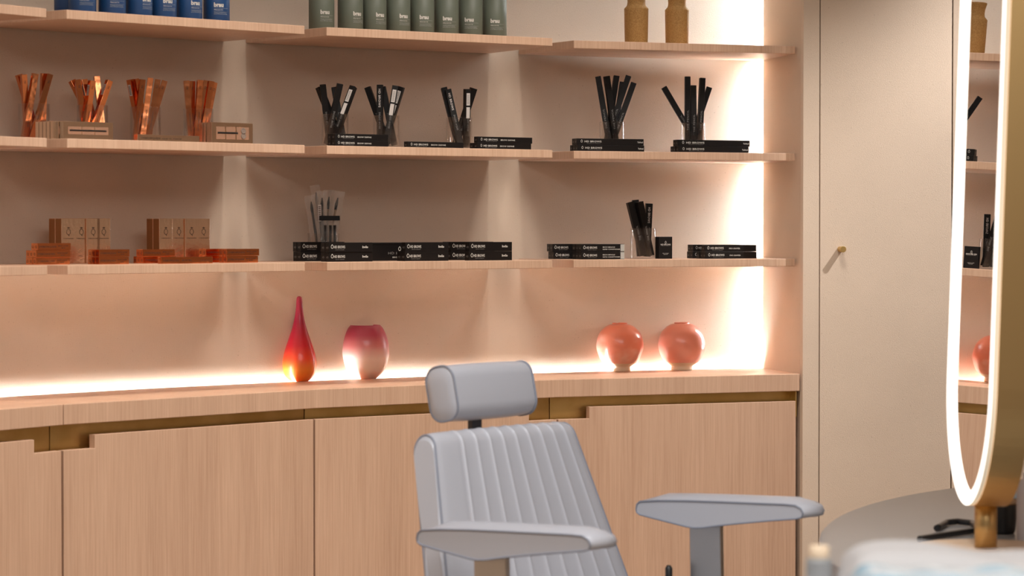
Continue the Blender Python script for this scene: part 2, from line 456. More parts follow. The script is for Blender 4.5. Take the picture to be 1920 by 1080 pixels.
# ------------------------------------------------------------------ stoneware vases on the top shelf
def smoothprof(pts, n=6):
    out = []
    for i in range(len(pts)-1):
        p0 = pts[max(i-1, 0)]; p1 = pts[i]; p2 = pts[i+1]; p3 = pts[min(i+2, len(pts)-1)]
        for j in range(n):
            t = j/n
            out.append(tuple(.5*((2*p1[d]) + (-p0[d]+p2[d])*t + (2*p0[d]-5*p1[d]+4*p2[d]-p3[d])*t*t + (-p0[d]+3*p1[d]-3*p2[d]+p3[d])*t**3) for d in (0, 1)))
    out.append(pts[-1]); return out
vp = [(.0300, 0), (.0308, .002), (.0325, .092), (.0328, .0955), (.0322, .0975), (.0258, .1045), (.0245, .109), (.0238, .116), (.0250, .126), (.0285, .138), (.0290, .141), (.0280, .143), (.0200, .143), (.0200, .10)]
for px, lab in ((1193, 'left ochre stoneware bottle vase on the top shelf'), (1269.3, 'right ochre stoneware bottle vase on the top shelf, nearer the bright corner')):
    c = loc(4, px, .11, Z1)
    mb = MB(); mb.lathe(vp, 56); o = mb.build('stoneware_vase', CLAY, None, Matrix.Translation(c))
    tag(o, lab, 'vase', 'ochre stoneware vases')

# ------------------------------------------------------------------ vases on the worktop
def gradmat(name, stops, h, sss=.35, rough=.35, coat=.3):
    m = mat(name, (.5,.1,.1), rough)
    tc = N(m, 'ShaderNodeTexCoord'); sx = N(m, 'ShaderNodeSeparateXYZ'); L(m, tc.outputs['Object'], sx.inputs[0])
    d = N(m, 'ShaderNodeMath', operation='DIVIDE'); d.inputs[1].default_value = h; L(m, sx.outputs['Z'], d.inputs[0])
    c = ramp(m, d.outputs[0], stops); b = P(m)
    L(m, c, b.inputs['Base Color']); b.inputs['Coat Weight'].default_value = coat
    b.inputs['Subsurface Weight'].default_value = .25; b.inputs['Subsurface Radius'].default_value = (1, .6, .5); b.inputs['Subsurface Scale'].default_value = .02
    tr = N(m, 'ShaderNodeBsdfTranslucent'); L(m, c, tr.inputs[0])
    mx = N(m, 'ShaderNodeMixShader'); mx.inputs[0].default_value = sss
    out = m.node_tree.nodes['Material Output']; L(m, b.outputs[0], mx.inputs[1]); L(m, tr.outputs[0], mx.inputs[2]); L(m, mx.outputs[0], out.inputs['Surface'])
    return m
DROP = gradmat('crimson to amber glass', [(0, (.75,.20,.02)), (.14, (.86,.26,.03)), (.27, (.80,.075,.02)), (.42, (.55,.012,.025)), (.7, (.36,.006,.035)), (1, (.40,.03,.06))], .218, .12)
c = atz(561.5, 714.5, ZC)
dp = smoothprof([(.020, 0), (.026, .002), (.0385, .018), (.0445, .042), (.040, .072), (.0295, .104), (.0195, .134), (.0125, .163), (.0088, .190), (.0078, .206), (.0062, .2155), (.0025, .2185)], 7)
mb = MB(); mb.lathe(dp, 64); o = mb.build('teardrop_vase', DROP, None, Matrix.Translation(c))
tag(o, 'tall teardrop glass vase fading from crimson to amber on the worktop', 'vase')
TUMB = gradmat('plum to blush glass', [(0, (.88,.55,.41)), (.15, (.94,.70,.56)), (.38, (.94,.70,.58)), (.62, (.66,.22,.21)), (.82, (.45,.055,.10)), (1, (.33,.02,.07))], .140, .08)
c = atz(685, 709.5, ZC)
op = smoothprof([(.026, 0), (.031, .002), (.050, .022), (.0605, .052), (.0625, .075), (.058, .104), (.048, .129), (.0405, .1385), (.0395, .1400)], 7)
op += [(.0372, .1395), (.0368, .1370), (.0366, .1340)]
mb = MB(); mb.lathe(op, 64); o = mb.build('rounded_vase', TUMB, None, Matrix.Translation(c))
tag(o, 'rounded open glass vase fading from plum to blush', 'vase')
def potmat(name, c0, c1, amt):
    m = mat(name, c0, .3); 
    tc = N(m, 'ShaderNodeTexCoord'); sx = N(m, 'ShaderNodeSeparateXYZ'); L(m, tc.outputs['Object'], sx.inputs[0])
    ad = N(m, 'ShaderNodeMath', operation='MULTIPLY_ADD'); ad.inputs[1].default_value = -.55/.13; L(m, sx.outputs['Z'], ad.inputs[0]); L(m, noise(m, 13, 3, (1, 1, 1.6)), ad.inputs[2])
    L(m, ramp(m, ad.outputs[0], [(.14, c0), (.14+amt, c1)]), P(m).inputs['Base Color'])
    P(m).inputs['Coat Weight'].default_value = .35; P(m).inputs['Coat Roughness'].default_value = .15
    return m
POTA = potmat('coral glaze with pale cloud', (.70, .205, .12), (.76, .38, .28), .22)
POTB = potmat('matt rose glaze', (.68, .245, .175), (.70, .28, .21), .3)
BISQ = mat('bare pale clay', (.80, .64, .47), .7)
for px, py, M_, lab in ((1162, 695, POTA, 'left globe pot with glossy coral glaze on the worktop'), (1278.2, 693.5, POTB, 'right globe pot with matt rose glaze on the worktop')):
    c = atz(px, py, ZC); e = empty('globe_pot', c); tag(e, lab, 'vase', 'coral globe pots')
    g = smoothprof([(.046, .0215), (.0560, .035), (.0655, .066), (.060, .098), (.045, .1175), (.030, .1265), (.0215, .1285), (.0210, .1315), (.0185, .132), (.0165, .1285), (.014, .12)], 6)
    mb = MB(); mb.lathe(g, 64); mb.build('glazed_body', M_, e)
    mb = MB(); mb.lathe(smoothprof([(.0285, 0), (.0300, .0015), (.0295, .0105), (.0345, .0150), (.0465, .0222)], 4), 64); f_ = mb.build('foot', BISQ, e); f_['label'] = 'bare pale clay foot'

# ------------------------------------------------------------------ cartons lying in stacks
def drop(mb, c, r, u, m=1):
    # small open oval emblem
    n = 20; vs = []; fs = []
    for i in range(n):
        a = 2*PI*i/n; k = 1.0 + (.35 if i == 5 else .12 if i in (4, 6) else 0)
        for rr in (r, r*.72): vs.append(Vector(c) + Vector((math.cos(a)*rr*.8*k, 0, math.sin(a)*rr*k)))
    for i in range(n):
        j = (i+1) % n; fs.append((2*i, 2*j, 2*j+1, 2*i+1))
    mb.add(vs, fs, m)
_mc = {}
def carton_mesh(kind, w, d, h):
    key = (kind, round(w, 4), round(d, 4), round(h, 4))
    if key in _mc: return _mc[key]
    mb = MB(); mb.box((-w/2, 0, 0), (w/2, d, h), 0, None, .0005)
    y = -.0002; R_ = (1, 0, 0); U_ = (0, 0, 1); x0 = -w/2
    if kind[0] == 'B':
        mats = [BLACK, PRINT, GREYPR]
        drop(mb, (x0 + w*.072, y, h*.56), h*.20, None)
        mb.text('HD BROWS', h*.40, (x0 + w*.115, y, h*.40), R_, U_, 1, 'L', .012, 1.05, w*.25)
        mb.text('BROWS TO BELIEVE', h*.12, (x0 + w*.15, y, h*.20), R_, U_, 2, 'L', 0, 1, w*.20)
        for zz in (0,):
            mb.text('HD', h*.3, (-w/2 - .0002, d*.66, h*.35), (0, -1, 0), U_, 2)
        if kind == 'Bdefine': mb.text('BROW DEFINE', h*.30, (x0 + w*.42, y, h*.40), R_, U_, 1, 'L', .012, 1.1, w*.26)
        if kind == 'Bglue': mb.text('BrowGlue', h*.33, (x0 + w*.765, y, h*.42), R_, U_, 1, 'L', .03, 1, w*.13)
        if kind == 'Bpencil': mb.text('ThePencil', h*.34, (x0 + w*.905, y, h*.36), R_, U_, 1, 'L', .02, 1, w*.08)
        if kind == 'Bshaper': mb.text('PRO SHAPER', h*.27, (x0 + w*.47, y, h*.38), R_, U_, 1, 'L', .01, 1.1, w*.21)
        if kind == 'Bmiracle':
            mb.text('BROW MIRACLE', h*.22, (x0 + w*.50, y, h*.52), R_, U_, 1, 'L', .01, 1.1, w*.28)
            mb.text('RAPID CONDITIONER', h*.20, (x0 + w*.50, y, h*.24), R_, U_, 1, 'L', .01, 1.1, w*.40)
            mb.box((w/2 - .011, -.00015, .001), (w/2 + .0003, d + .0001, h - .001), 3); mats = mats + [GREYEND]
    else:
        mats = [COPPER, DARKPR]
        if kind == 'Cshort':
            mb.text('EYEBROWQUEEN', h*.36, (x0 + w*.05, y, h*.36), R_, U_, 1, 'L', 0, 1, w*.50)
            mb.text('BROW COLOUR', h*.22, (x0 + w*.62, y, h*.52), R_, U_, 1, 'L', 0, 1, w*.30)
            mb.text('BOOST', h*.22, (x0 + w*.72, y, h*.22), R_, U_, 1, 'L', 0, 1, w*.11)
            for q in (d*.5,): mb.text('Q', h*.5, (-w/2 - .0002, q + h*.18, h*.32), (0, -1, 0), U_, 1)
        elif kind == 'Clong':
            mb.text('EYEBROWQUEEN', h*.36, (x0 + w*.04, y, h*.36), R_, U_, 1, 'L', 0, 1, w*.30)
            mb.text('BROW PRO', h*.36, (x0 + w*.40, y, h*.36), R_, U_, 1, 'L', 0, 1, w*.19)
            mb.text('defining wax', h*.24, (x0 + w*.76, y, h*.40), R_, U_, 1, 'L', 0, 1, w*.18)
        elif kind == 'Cflat':
            mb.text('EYEBROWQUEEN', h*.40, (x0 + w*.06, y, h*.34), R_, U_, 1, 'L', 0, 1, w*.30)
            mb.text('LIQUID GEL EYEBROW', h*.28, (x0 + w*.39, y, h*.36), R_, U_, 1, 'L', 0, 1, w*.32)
            mats = [FOIL, DARKPR]
    _mc[key] = mb.mesh('carton', mats); return _mc[key]
GREYEND = mat('clear grey box end', (.42, .42, .40), .3)
rowword = ['front', 'second-row', 'third-row', 'fourth-row']
def stack(k, z, kind, where, layers, h, d, group, s0):
    """layers bottom to top: (x0, x1, rows deep)"""
    nl = len(layers)
    lw = {1: [''], 2: ['lower ', 'upper '], 3: ['bottom ', 'middle ', 'top ']}[nl]
    base = 'copper foil carton' if kind[0] == 'C' else 'black carton'
    for i, (x0, x1, nd) in enumerate(layers):
        sj = random.uniform(-.0015, .0015)
        a = loc(k, x0, s0 + sj, z); b = loc(k, x1, s0 + sj, z); w = (b-a).length; w0 = w
        S = SEC[k]
        for j in range(nd):
            dx = random.uniform(-.0012, .0012) if j else 0
            p = (a+b)/2; q = V2(p.x, p.y) + S['n']*(j*(d+.0003)) + S['u']*dx
            me = carton_mesh(kind, w0, d, h)
            o = link('carton', me); o.location = (q.x, q.y, z + i*(h+.0003)); o.rotation_euler = (0, 0, S['a'])
            if nl == 1 and nd == 1: lab = 'single long %s %s' % (base, where)
            else: lab = '%s%s %s %s' % (lw[i], rowword[j] if nd > 1 else '', base, where) if nd > 1 else '%s%s %s' % (lw[i], base, where)
            tag(o, ' '.join(lab.split()), 'box', group)
GB = 'black cartons lying in stacks'; GC = 'copper cartons lying in stacks'
stack(3, Z2, 'Bdefine', 'in stack before the leftmost black tumbler', [(628, 728, 2), (628, 728, 2)], .0152, .0165, GB, .025)
stack(3, Z2, 'Bdefine', 'lying alone in the middle shelf centre', [(764, 869, 1)], .0152, .0165, GB, .030)
stack(3, Z2, 'Bdefine', 'in stack at the right end of the middle centre shelf', [(895, 996, 2), (895.5, 998, 1)], .0155, .0165, GB, .025)
stack(4, Z2, 'Bpencil', 'in stack before the left tumbler near the bright corner', [(1083, 1208, 3), (1081.5, 1207, 2)], .0165, .0160, GB, .018)
stack(4, Z2, 'Bpencil', 'in stack before the rightmost tumbler by the bright corner', [(1272, 1404, 3), (1271, 1406, 2)], .0165, .0160, GB, .018)
stack(3, Z3, 'Bglue', 'in stack just under the wrapped brushes, left end', [(564, 646, 2), (564, 646, 2)], .0240, .0185, GB, .180)
stack(3, Z3, 'Bglue', 'in front stack right below the wrapped brushes', [(617, 698.5, 2), (617, 698.5, 2)], .0235, .0190, GB, .070)
stack(3, Z3, 'Bglue', 'in stack before the low black display box', [(759, 841, 2), (760, 841, 1)], .0235, .0190, GB, .065)
stack(3, Z3, 'Bglue', 'in rear stack at the lowest centre shelf right end', [(845, 926, 2), (845, 925, 2)], .0235, .0190, GB, .165)
stack(3, Z3, 'Bglue', 'in front stack at the lowest centre shelf right end', [(879, 960, 1), (880, 960, 1)], .0235, .0190, GB, .070)
stack(4, Z3, 'Bmiracle', 'in rear stack left on the lowest right shelf', [(1038, 1118, 2), (1036, 1116, 2)], .0200, .0190, GB, .165)
stack(4, Z3, 'Bmiracle', 'in front stack left on the lowest right shelf', [(1090, 1170.5, 3), (1090, 1170.5, 3)], .0200, .0200, GB, .070)
stack(4, Z3, 'Bshaper', 'in rear stack beside the bright corner, lowest shelf', [(1299, 1385, 2), (1300, 1386, 2)], .0185, .0185, GB, .170)
stack(4, Z3, 'Bshaper', 'in front stack beside the bright corner, lowest shelf', [(1323, 1419, 3), (1321, 1418.5, 1)], .0185, .0185, GB, .080)
stack(2, Z3, 'Cshort', 'in the three-high stack at far left', [(68, 131, 3), (68, 132, 3), (71, 133, 2)], .0162, .0135, GC, .140)
stack(2, Z3, 'Cshort', 'in stack before the left tall boxes', [(186, 242, 3), (186, 243, 3)], .0170, .0145, GC, .090)
stack(2, Z3, 'Cshort', 'in stack left of the right tall boxes', [(269, 330, 3), (268, 328, 2)], .0165, .0130, GC, .135)
stack(2, Z3, 'Clong', 'in front of the right tall rose gold boxes', [(302, 399, 1)], .0158, .0125, GC, .050)
stack(2, Z3, 'Cshort', 'in rear stack right of the tall boxes', [(385, 440, 2), (386, 441, 2)], .0165, .0130, GC, .150)
stack(2, Z3, 'Cshort', 'in front stack right of the tall boxes', [(425, 484, 2), (425, 486, 2)], .0165, .0140, GC, .085)
# flat carton on the middle shelf
stack(2, Z2, 'Cflat', 'lying flat before the third copper tumbler', [(258, 374, 1)], .0155, .014, GC, .040)

# low black display box at the back of the lowest shelf
a = loc(3, 698, .150, Z3); b = loc(3, 800, .150, Z3); w = (b-a).length
e = empty('display_box', (a+b)/2, SEC[3]['a']); tag(e, 'larger low black display box between the front carton stacks', 'box')
mb = MB(); mb.box((-w/2, 0, 0), (w/2, .085, .041), 0, None, .0006)
drop(mb, (w*.0, -.0003, .030), .0050, None); mb.text('HD BROWS', .0085, (0, -.0003, .0165), (1,0,0), (0,0,1), 2, 'C', 0, 1.1, w*.42)
mb.text('BROW GLUE', .0052, (0, -.0003, .007), (1,0,0), (0,0,1), 1, 'C', 0, 1.1, w*.26); mb.build('box_base', [BLACK, PRINT, GREYPR], e)
mb = MB(); mb.box((-w/2-.001, -.001, .0412), (w/2+.001, .086, .0460), 0, None, .0006); mb.build('lid', BLACK, e)

# small upright black box and its neighbours
a = loc(4, 1235.5, .115, Z3); b = loc(4, 1260.5, .115, Z3); w = (b-a).length
mb = MB(); mb.box((-w/2, 0, 0), (w/2, .024, .0595), 0, None, .0006)
drop(mb, (0, -.0003, .044), .0030, None); mb.text('HD BROWS', .0055, (0, -.0003, .0365), (1,0,0), (0,0,1), 1, 'C', .01, 1, w*.74)
mb.text('BROWS TO BELIEVE', .002, (0, -.0003, .0345), (1,0,0), (0,0,1), 2, 'C', 0, 1, w*.6)
mb.text('PRO GUARD', .0022, (0, -.0003, .014), (1,0,0), (0,0,1), 1, 'C', 0, 1, w*.46); mb.text('SERUM', .0022, (0, -.0003, .0112), (1,0,0), (0,0,1), 1, 'C', 0, 1, w*.30)
o = mb.build('upright_carton', [BLACK, PRINT, GREYPR]); o.location = (a+b)/2; o.rotation_euler = (0, 0, SEC[4]['a'])
tag(o, 'small upright black box standing alone on the lowest shelf', 'box')

# tall rose gold boxes
def tallbox_mesh(w, d, h):
    mb = MB(); mb.box((-w/2, 0, 0), (w/2, d, h), 0, None, .0006)
    mb.box((-w/2-.0002, .001, .001), (-w/2, d-.001, h-.001), 2)
    n = 24; vs = []; fs = []
    for i in range(n):
        t = 2*PI*i/n
        for rr in (1, .84): vs.append((math.cos(t)*.0062*rr, -.0003, h*.70 + math.sin(t)*.0068*rr))
    for i in range(n):
        j = (i+1) % n; fs.append((2*i, 2*j, 2*j+1, 2*i+1))
    mb.add(vs, fs, 1)
    mb.add([(-.001, -.0003, h*.70-.0062), (.001, -.0003, h*.70-.0062), (.003, -.0003, h*.70-.0098), (.0012, -.0003, h*.70-.0098)], [(0,1,2,3)], 1)
    mb.add([(-.0030, -.0003, h*.70+.0082), (.0030, -.0003, h*.70+.0082), (.0036, -.0003, h*.70+.0112), (.0014, -.0003, h*.70+.0098), (0, -.0003, h*.70+.0122), (-.0014, -.0003, h*.70+.0098), (-.0036, -.0003, h*.70+.0112)], [(0,1,2,3,4,5,6)], 1)
    mb.text('EYEBROWQUEEN', .0032, (0, -.0003, h*.545), (1,0,0), (0,0,1), 1, 'C', 0, 1, w*.72)
    mb.text('lift', .002, (0, -.0003, h*.16), (1,0,0), (0,0,1), 1, 'C', 0, 1, w*.22)
    return mb.mesh('tall_carton', [ROSE, DARKPR, COPSIDE])
def tallgroup(xs, h, s0, nback, which):
    for i, (x0, x1) in enumerate(xs):
        a = loc(2, x0, s0 + (.004 if i == 1 else 0), Z3); b = loc(2, x1, s0 + (.004 if i == 1 else 0), Z3); w = .0395 if i < 3 else .038
        S = SEC[2]; c = V2(a.x, a.y) + S['u']*w/2
        for j in range(nback if i == 0 else 1):
            o = link('tall_carton', tallbox_mesh(w, .025, h) if j == 0 else link_me); link_me = o.data
            q = c + S['n']*j*.0256; o.location = (q.x, q.y, Z3); o.rotation_euler = (0, 0, S['a'])
            lab = '%s tall rose gold box of the %s upright group' % (['first', 'second', 'third', 'fourth'][i], which)
            if j: lab = 'tall rose gold box hidden behind the first box of the %s group' % which
            tag(o, lab, 'box', 'tall rose gold boxes')
tallgroup([(115.6, 138), (140, 162), (162.2, 184), (182.5, 198)], .1065, .215, 2, 'left')
tallgroup([(299, 321.5), (323.5, 346), (347.5, 370), (370.5, 393)], .1065, .200, 2, 'right')

# eyebrow palettes standing on the middle shelf
def palette(mb_w, h, t, kind):
    w = mb_w; mb = MB(); mb.box((-w/2, 0, 0), (w/2, t, h), 0, None, .0005)
    fr = .16*w; x0, x1, z0, z1 = -w/2+.10*w, w/2-.10*w, h*.30, h*.72
    if kind == 'big': x0, x1, z0, z1 = -w/2+.11*w, w/2-.10*w, h*.20, h*.80
    mb.box((x0, -.0004, z0), (x1, 0, z1), 1)
    for q in (.34, .66):
        if kind == 'big': continue
        xx = x0+(x1-x0)*q; mb.box((xx-.0008, -.0008, z0), (xx+.0008, 0, z1), 0)
    mb.box((x0+(x1-x0)*.04, -.0012, (z0+z1)/2-h*.035), (x0+(x1-x0)*(.95 if kind != 'big' else .66), -.0004, (z0+z1)/2+h*.045), 2)
    if kind == 'big':
        for zz in (.30, .70):
            Mx = Matrix.Translation((x0+(x1-x0)*.83, -.0004, z0+(z1-z0)*zz)) @ Matrix.Rotation(PI/2, 4, 'X')
            mb.lathe([(h*.145, 0), (h*.145, .0012), (h*.12, .0012), (h*.115, .0004)], 24, 3, Mx)
        for q in (.28, .60): 
            xx = x0+(x1-x0)*q; mb.box((xx-.0016, -.0009, z0), (xx+.0016, 0, z1), 0)
    return mb.mesh('palette_box', [FOIL, PALWIN, BLACKPL, POWDER])
PALWIN = mat('palette window', (.42, .24, .16), .15, .3)
POWDER = mat('grey brown powder pan', (.22, .17, .14), .6)
def palettes(x_front, x_back, nb, h, t, s0, kind, where):
    S = SEC[2]; a = loc(2, x_front[0], s0, Z2); b = loc(2, x_front[1], s0, Z2); w = (b-a).length
    me = palette(w, h, t, kind); rows = [((a+b)/2, me)]
    c0 = loc(2, x_back, s0 + t + .0022, Z2)
    for j in range(nb):
        p = c0 + Vector((S['u'].x, S['u'].y, 0))*w/2 + Vector((S['n'].x, S['n'].y, 0))*j*(t+.0022); rows.append((p, me))
    for j, (p, me) in enumerate(rows):
        o = link('palette_box', me); o.location = p; o.rotation_euler = (0, 0, S['a'])
        lab = 'front rose gold brow palette with window %s' % where if j == 0 else '%s rose gold palette behind the front one %s' % (ordw[j-1], where)
        tag(o, lab, 'palette', 'brow palettes standing on edge')
palettes((118, 212), 100, 5, .0415, .0122, .060, 'small', 'before the second copper tumbler')
palettes((397, 474), 392, 3, .0495, .0100, .035, 'big', 'right of the fourth copper tumbler')

# ------------------------------------------------------------------ tumblers and their cartons
def tumbler_mesh(R_, h):
    mb = MB(); mb.lathe([(R_-.001, 0), (R_, .0015), (R_, h-.0006), (R_-.0005, h), (R_-.0013, h), (R_-.0018, h-.0006), (R_-.0018, .005), (.001, .0045)], 48)
    return mb.mesh('clear_tumbler', ACRYL)
_tm = {}
def tumbler(k, z, px, s, R_, h, label):
    if (R_, h) not in _tm: _tm[(R_, h)] = tumbler_mesh(R_, h)
    o = link('clear_tumbler', _tm[(R_, h)]); o.location = loc(k, px, s, z)
    tag(o, label, 'cup', 'clear tumblers on the shelves'); return o.location.copy()
def stick_mesh(kind, w, L_):
    mb = MB(); mb.box((-w/2, -w/2, 0), (w/2, w/2, L_), 0, None, .0004)
    y = -w/2 - .0002
    if kind[0] == 'c':
        mats = [COPPER, DARKPR, BARPR]
        mb.text('eyebrowqueen', w*.5, (w*.18, y, L_*.18), (0,0,1), (-1,0,0), 1, 'L', 0, 1, L_*.3)
        mb.text('EQ', w*.4, (w*.15, y, L_*.86), (0,0,1), (-1,0,0), 1)
    else:
        mats = [BLACK, GREYPR, BARPR]
        mb.text('BROW DEFINE' if kind[1] == 'd' else 'THE PENCIL', w*.42, (w*.16, y, L_*.28), (0,0,1), (-1,0,0), 1, 'L', .01, 1.2, L_*.27)
    if 'L' in kind: mb.text('HD BROWS', w*.5, (-w*.18, y-.0001, L_*.93), (0,0,-1), (1,0,0), 2, 'L', .02, 1.1, L_*.3)
    if 'b' in kind[1:]:
        mb.box((-w*.32, y-.0003, L_*.72), (w*.32, y, L_*.93), 2)
        mb.box((-w*.32, y-.0003, L_*.50), (w*.32, y, L_*.69), 2) if kind[0] == 'k' else None
        for q in range(7): 
            zz = L_*(.745 + q*.024); mb.box((-w*.2, y-.0005, zz), (w*.16, y-.0003, zz+L_*.010), 1)
    if 'r' in kind[1:]:   # barcode on the left side face
        mb.box((-w/2-.0004, -w*.32, L_*.74), (-w/2, w*.32, L_*.92), 2)
        for q in range(6):
            zz = L_*(.76 + q*.024); mb.box((-w/2-.0006, -w*.2, zz), (-w/2-.0004, w*.2, zz+L_*.011), 1)
    return mb.mesh('slim_carton', mats)
# how the cartons of each tumbler settled: base x, base y, depth of the top, sideways px of the top, turn
SETTLED = [
 [[0.005, 0.024, 0.012, -0.0, 34.99], [-0.0158, 0.0062, -0.01, 0.01, 27.95], [-0.0203, -0.0152, -0.012, -0.0, 32.04], [0.016, 0.012, -0.0018, 0.01, 30.0], [-0.0024, -0.0172, -0.0103, -0.0, 17.97]],
 [[0.0189, 0.0188, 0.0105, 0.63, 40.21], [-0.0136, 0.0007, -0.009, 0.01, 22.03], [0.0117, -0.004, 0.0101, 0.06, 30.01], [-0.0186, -0.0185, -0.0144, 0.0, 38.02], [0.0256, 0.0029, 0.0161, -0.0, 20.01], [-0.0033, -0.0247, -0.0027, -0.06, 38.22]],
 [[-0.0106, 0.0131, -0.004, -0.01, 52.0], [-0.0005, 0.0244, 0.012, 0.01, 55.02], [-0.0228, -0.0125, -0.0119, -0.01, 19.99], [-0.0047, -0.025, 0.006, 0.01, 12.01], [0.0084, -0.0139, -0.0119, 0.0, 6.04], [0.0021, -0.0001, 0.0061, -0.01, 8.0]],
 [[-0.016, -0.0096, -0.012, 0.0, 14.0], [-0.019, 0.014, 0.0101, 0.01, 20.02], [-0.0025, -0.023, -0.0099, -0.0, 22.03], [-0.004, 0.0022, 0.0045, -0.13, 8.73], [0.0085, -0.0097, -0.012, 0.01, 19.96], [0.0083, 0.0137, 0.0058, -3.67, 21.97]],
 [[0.014, 0.017, 0.0167, 4.3, 38.8], [-0.0153, 0.009, -0.0142, 0.16, 7.75], [0.0222, -0.0009, 0.0205, 0.68, 5.95], [-0.0204, -0.0083, -0.0228, -0.39, 10.71], [-0.0049, -0.0217, 0.0069, -2.34, -20.58]],
 [[0.0044, 0.0005, 0.0058, 0.08, -10.51], [-0.0156, -0.0137, -0.0141, 1.03, -5.6], [0.0208, -0.0054, 0.0037, -4.29, -4.3], [0.0002, -0.0222, -0.0124, -0.82, 2.77], [-0.0084, 0.0193, 0.0093, -4.19, -14.89]],
 [[-0.0018, -0.0037, 0.008, -0.01, 9.95], [0.0048, -0.0202, -0.01, -0.0, 8.01], [0.0184, 0.0025, -0.008, -0.0, 24.98], [-0.0114, 0.0198, 0.0135, 0.11, 30.0]],
 [[-0.0053, -0.0219, 0.0048, 5.42, -5.61], [0.0124, -0.0179, -0.0276, -2.31, 14.27], [-0.0166, 0.0127, 0.0356, -5.17, 7.07], [0.0001, 0.011, 0.0269, -5.85, -2.68], [-0.0223, -0.0037, 0.0121, -3.33, -3.04], [-0.0052, -0.0049, 0.0094, 1.68, 2.2]],
 [[0.021, 0.004, -0.0042, 2.53, 2.42], [-0.0154, -0.0133, -0.0167, 5.55, 3.15], [0.0012, -0.0227, -0.0066, -0.31, 7.44], [0.0156, -0.0139, -0.0009, -5.6, 9.79], [-0.0122, 0.0179, 0.016, -5.97, 2.61]],
 [[-0.0007, -0.0095, -0.0059, 1.81, 15.46], [-0.0074, 0.0097, 0.0154, 0.07, 4.9], [0.0188, -0.0043, -0.0149, 0.27, 26.27], [0.0106, 0.0155, 0.0099, -0.02, 7.98]]]
def sticks(c, cup_px, z, w, items, base, where, group, R_=.0335, h=.0825):
    """items: (top px x, top px y, depth at rim/top, yaw deg, kind, base shift in m)"""
    items = sorted(items, key=lambda t: t[0]); n = len(items)
    nm = {1: ['only'], 4: ['leftmost', 'second', 'third', 'rightmost'], 5: ['leftmost', 'second', 'third', 'fourth', 'rightmost'], 6: ['leftmost', 'second', 'third', 'fourth', 'fifth', 'rightmost']}[n]
    X = SETTLED.pop(0)
    for i, (tx, ty, dd, yaw, kind, bx) in enumerate(items):
        b = c + Vector((X[i][0], X[i][1], .0055)); t = at(tx + X[i][3], ty, c.y + X[i][2]); yaw = X[i][4]
        ax = t - b; L_ = ax.length; ax.normalize()
        b = b + Vector((0, 0, w*.72*math.sqrt(max(0, 1-ax.z**2)))); ax = t - b; L_ = ax.length; ax.normalize()
        o = link('slim_carton', stick_mesh(kind, w, L_))
        q = Vector((0, 0, 1)).rotation_difference(ax) @ Quaternion((0, 0, 1), math.radians(yaw))
        o.rotation_mode = 'QUATERNION'; o.rotation_quaternion = q; o.location = b
        tag(o, '%s slim %s in %s' % (nm[i], base, where), 'box', group)
GS = 'slim copper cartons standing in tumblers'; GK = 'slim black cartons standing in tumblers'
RC, HT = .0365, .0880
cc = [('first', 64, .250, [(35, 140, .012, 35, 'c', -.008), (44, 139.5, -.010, 28, 'c', -.014), (66, 138, -.012, 32, 'c', -.003), (82.5, 137.5, -.002, 30, 'c', .004), (94, 139, -.010, 18, 'c', .017)]),
      ('second', 173.5, .215, [(134, 151, .014, 40, 'c', .006), (145, 149, -.008, 22, 'c', -.010), (157, 149.5, .010, 30, 'cr', .014), (172.5, 151, -.012, 38, 'cr', -.004), (181, 143.5, .016, 20, 'cr', .000), (205, 151, -.004, 38, 'cr', -.012)]),
      ('third', 273, .200, [(244, 149, -.004, 52, 'cr', -.004), (253, 148, .012, 55, 'c', -.002), (267, 149, -.012, 20, 'c', .012), (282, 147, .006, 12, 'c', .006), (296, 149, -.012, 6, 'c', .015), (309, 151.5, .006, 8, 'c', .006)]),
      ('fourth', 372, .195, [(349, 151.5, -.012, 14, 'c', -.016), (360, 152, .010, 20, 'cr', -.006), (375, 150.5, -.010, 22, 'c', .000), (387, 151, .004, 8, 'c', .008), (396, 152, -.012, 20, 'c', .016), (405.5, 154, .008, 24, 'c', .010)])]
for nm_, px, s_, it in cc:
    c = tumbler(2, Z2, px, s_, RC, HT, '%s clear tumbler from the left, holding slim copper cartons' % nm_)
    sticks(c, px, Z2, .0135, it, 'copper carton', 'the %s copper tumbler' % nm_, GS, RC, HT)
RK, HK = .0335, .0825
kk = [(3, 'left centre', 628.5, .120, [(594, 163, .010, 20, 'kd', .012), (605, 158.5, -.006, 8, 'kd', .000), (626, 164, .014, 5, 'kd', .008), (638, 157, -.010, 10, 'kd', -.012), (665, 162.5, .002, -30, 'kdb', -.004)]),
      (3, 'middle centre', 724.5, .120, [(689, 163.5, -.006, -12, 'kd', .010), (711.5, 159, -.008, 6, 'kdL', .010), (722, 163, .014, 5, 'kd', .002), (742, 161, -.008, 18, 'kdb', -.006), (757, 163, .010, -25, 'kdb', -.012)]),
      (3, 'right centre', 861, .120, [(832, 164.5, .008, 10, 'kd', .002), (840, 168, -.010, 8, 'kdL', .010), (876, 167, -.008, 25, 'kdb', .004), (888, 165.5, .010, 30, 'kd', -.008)]),
      (4, 'left corner', 1147.3, .130, [(1116, 144, -.008, 5, 'kp', -.002), (1139.5, 142.8, -.006, 2, 'kp', .008), (1161, 142.5, .002, 35, 'kp', .004), (1173, 154, .018, 10, 'kp', .004), (1182, 142.5, -.012, 20, 'kp', .006), (1186.5, 155.5, .012, 30, 'kp', -.008)]),
      (4, 'right corner', 1299, .130, [(1242, 163.5, .004, 18, 'kp', .016), (1283.5, 143.5, -.012, 4, 'kp', -.010), (1300, 160.5, -.010, 5, 'kp', .008), (1322.5, 146.5, -.006, -18, 'kp', .016), (1336, 163.5, .014, 10, 'kp', -.012)])]
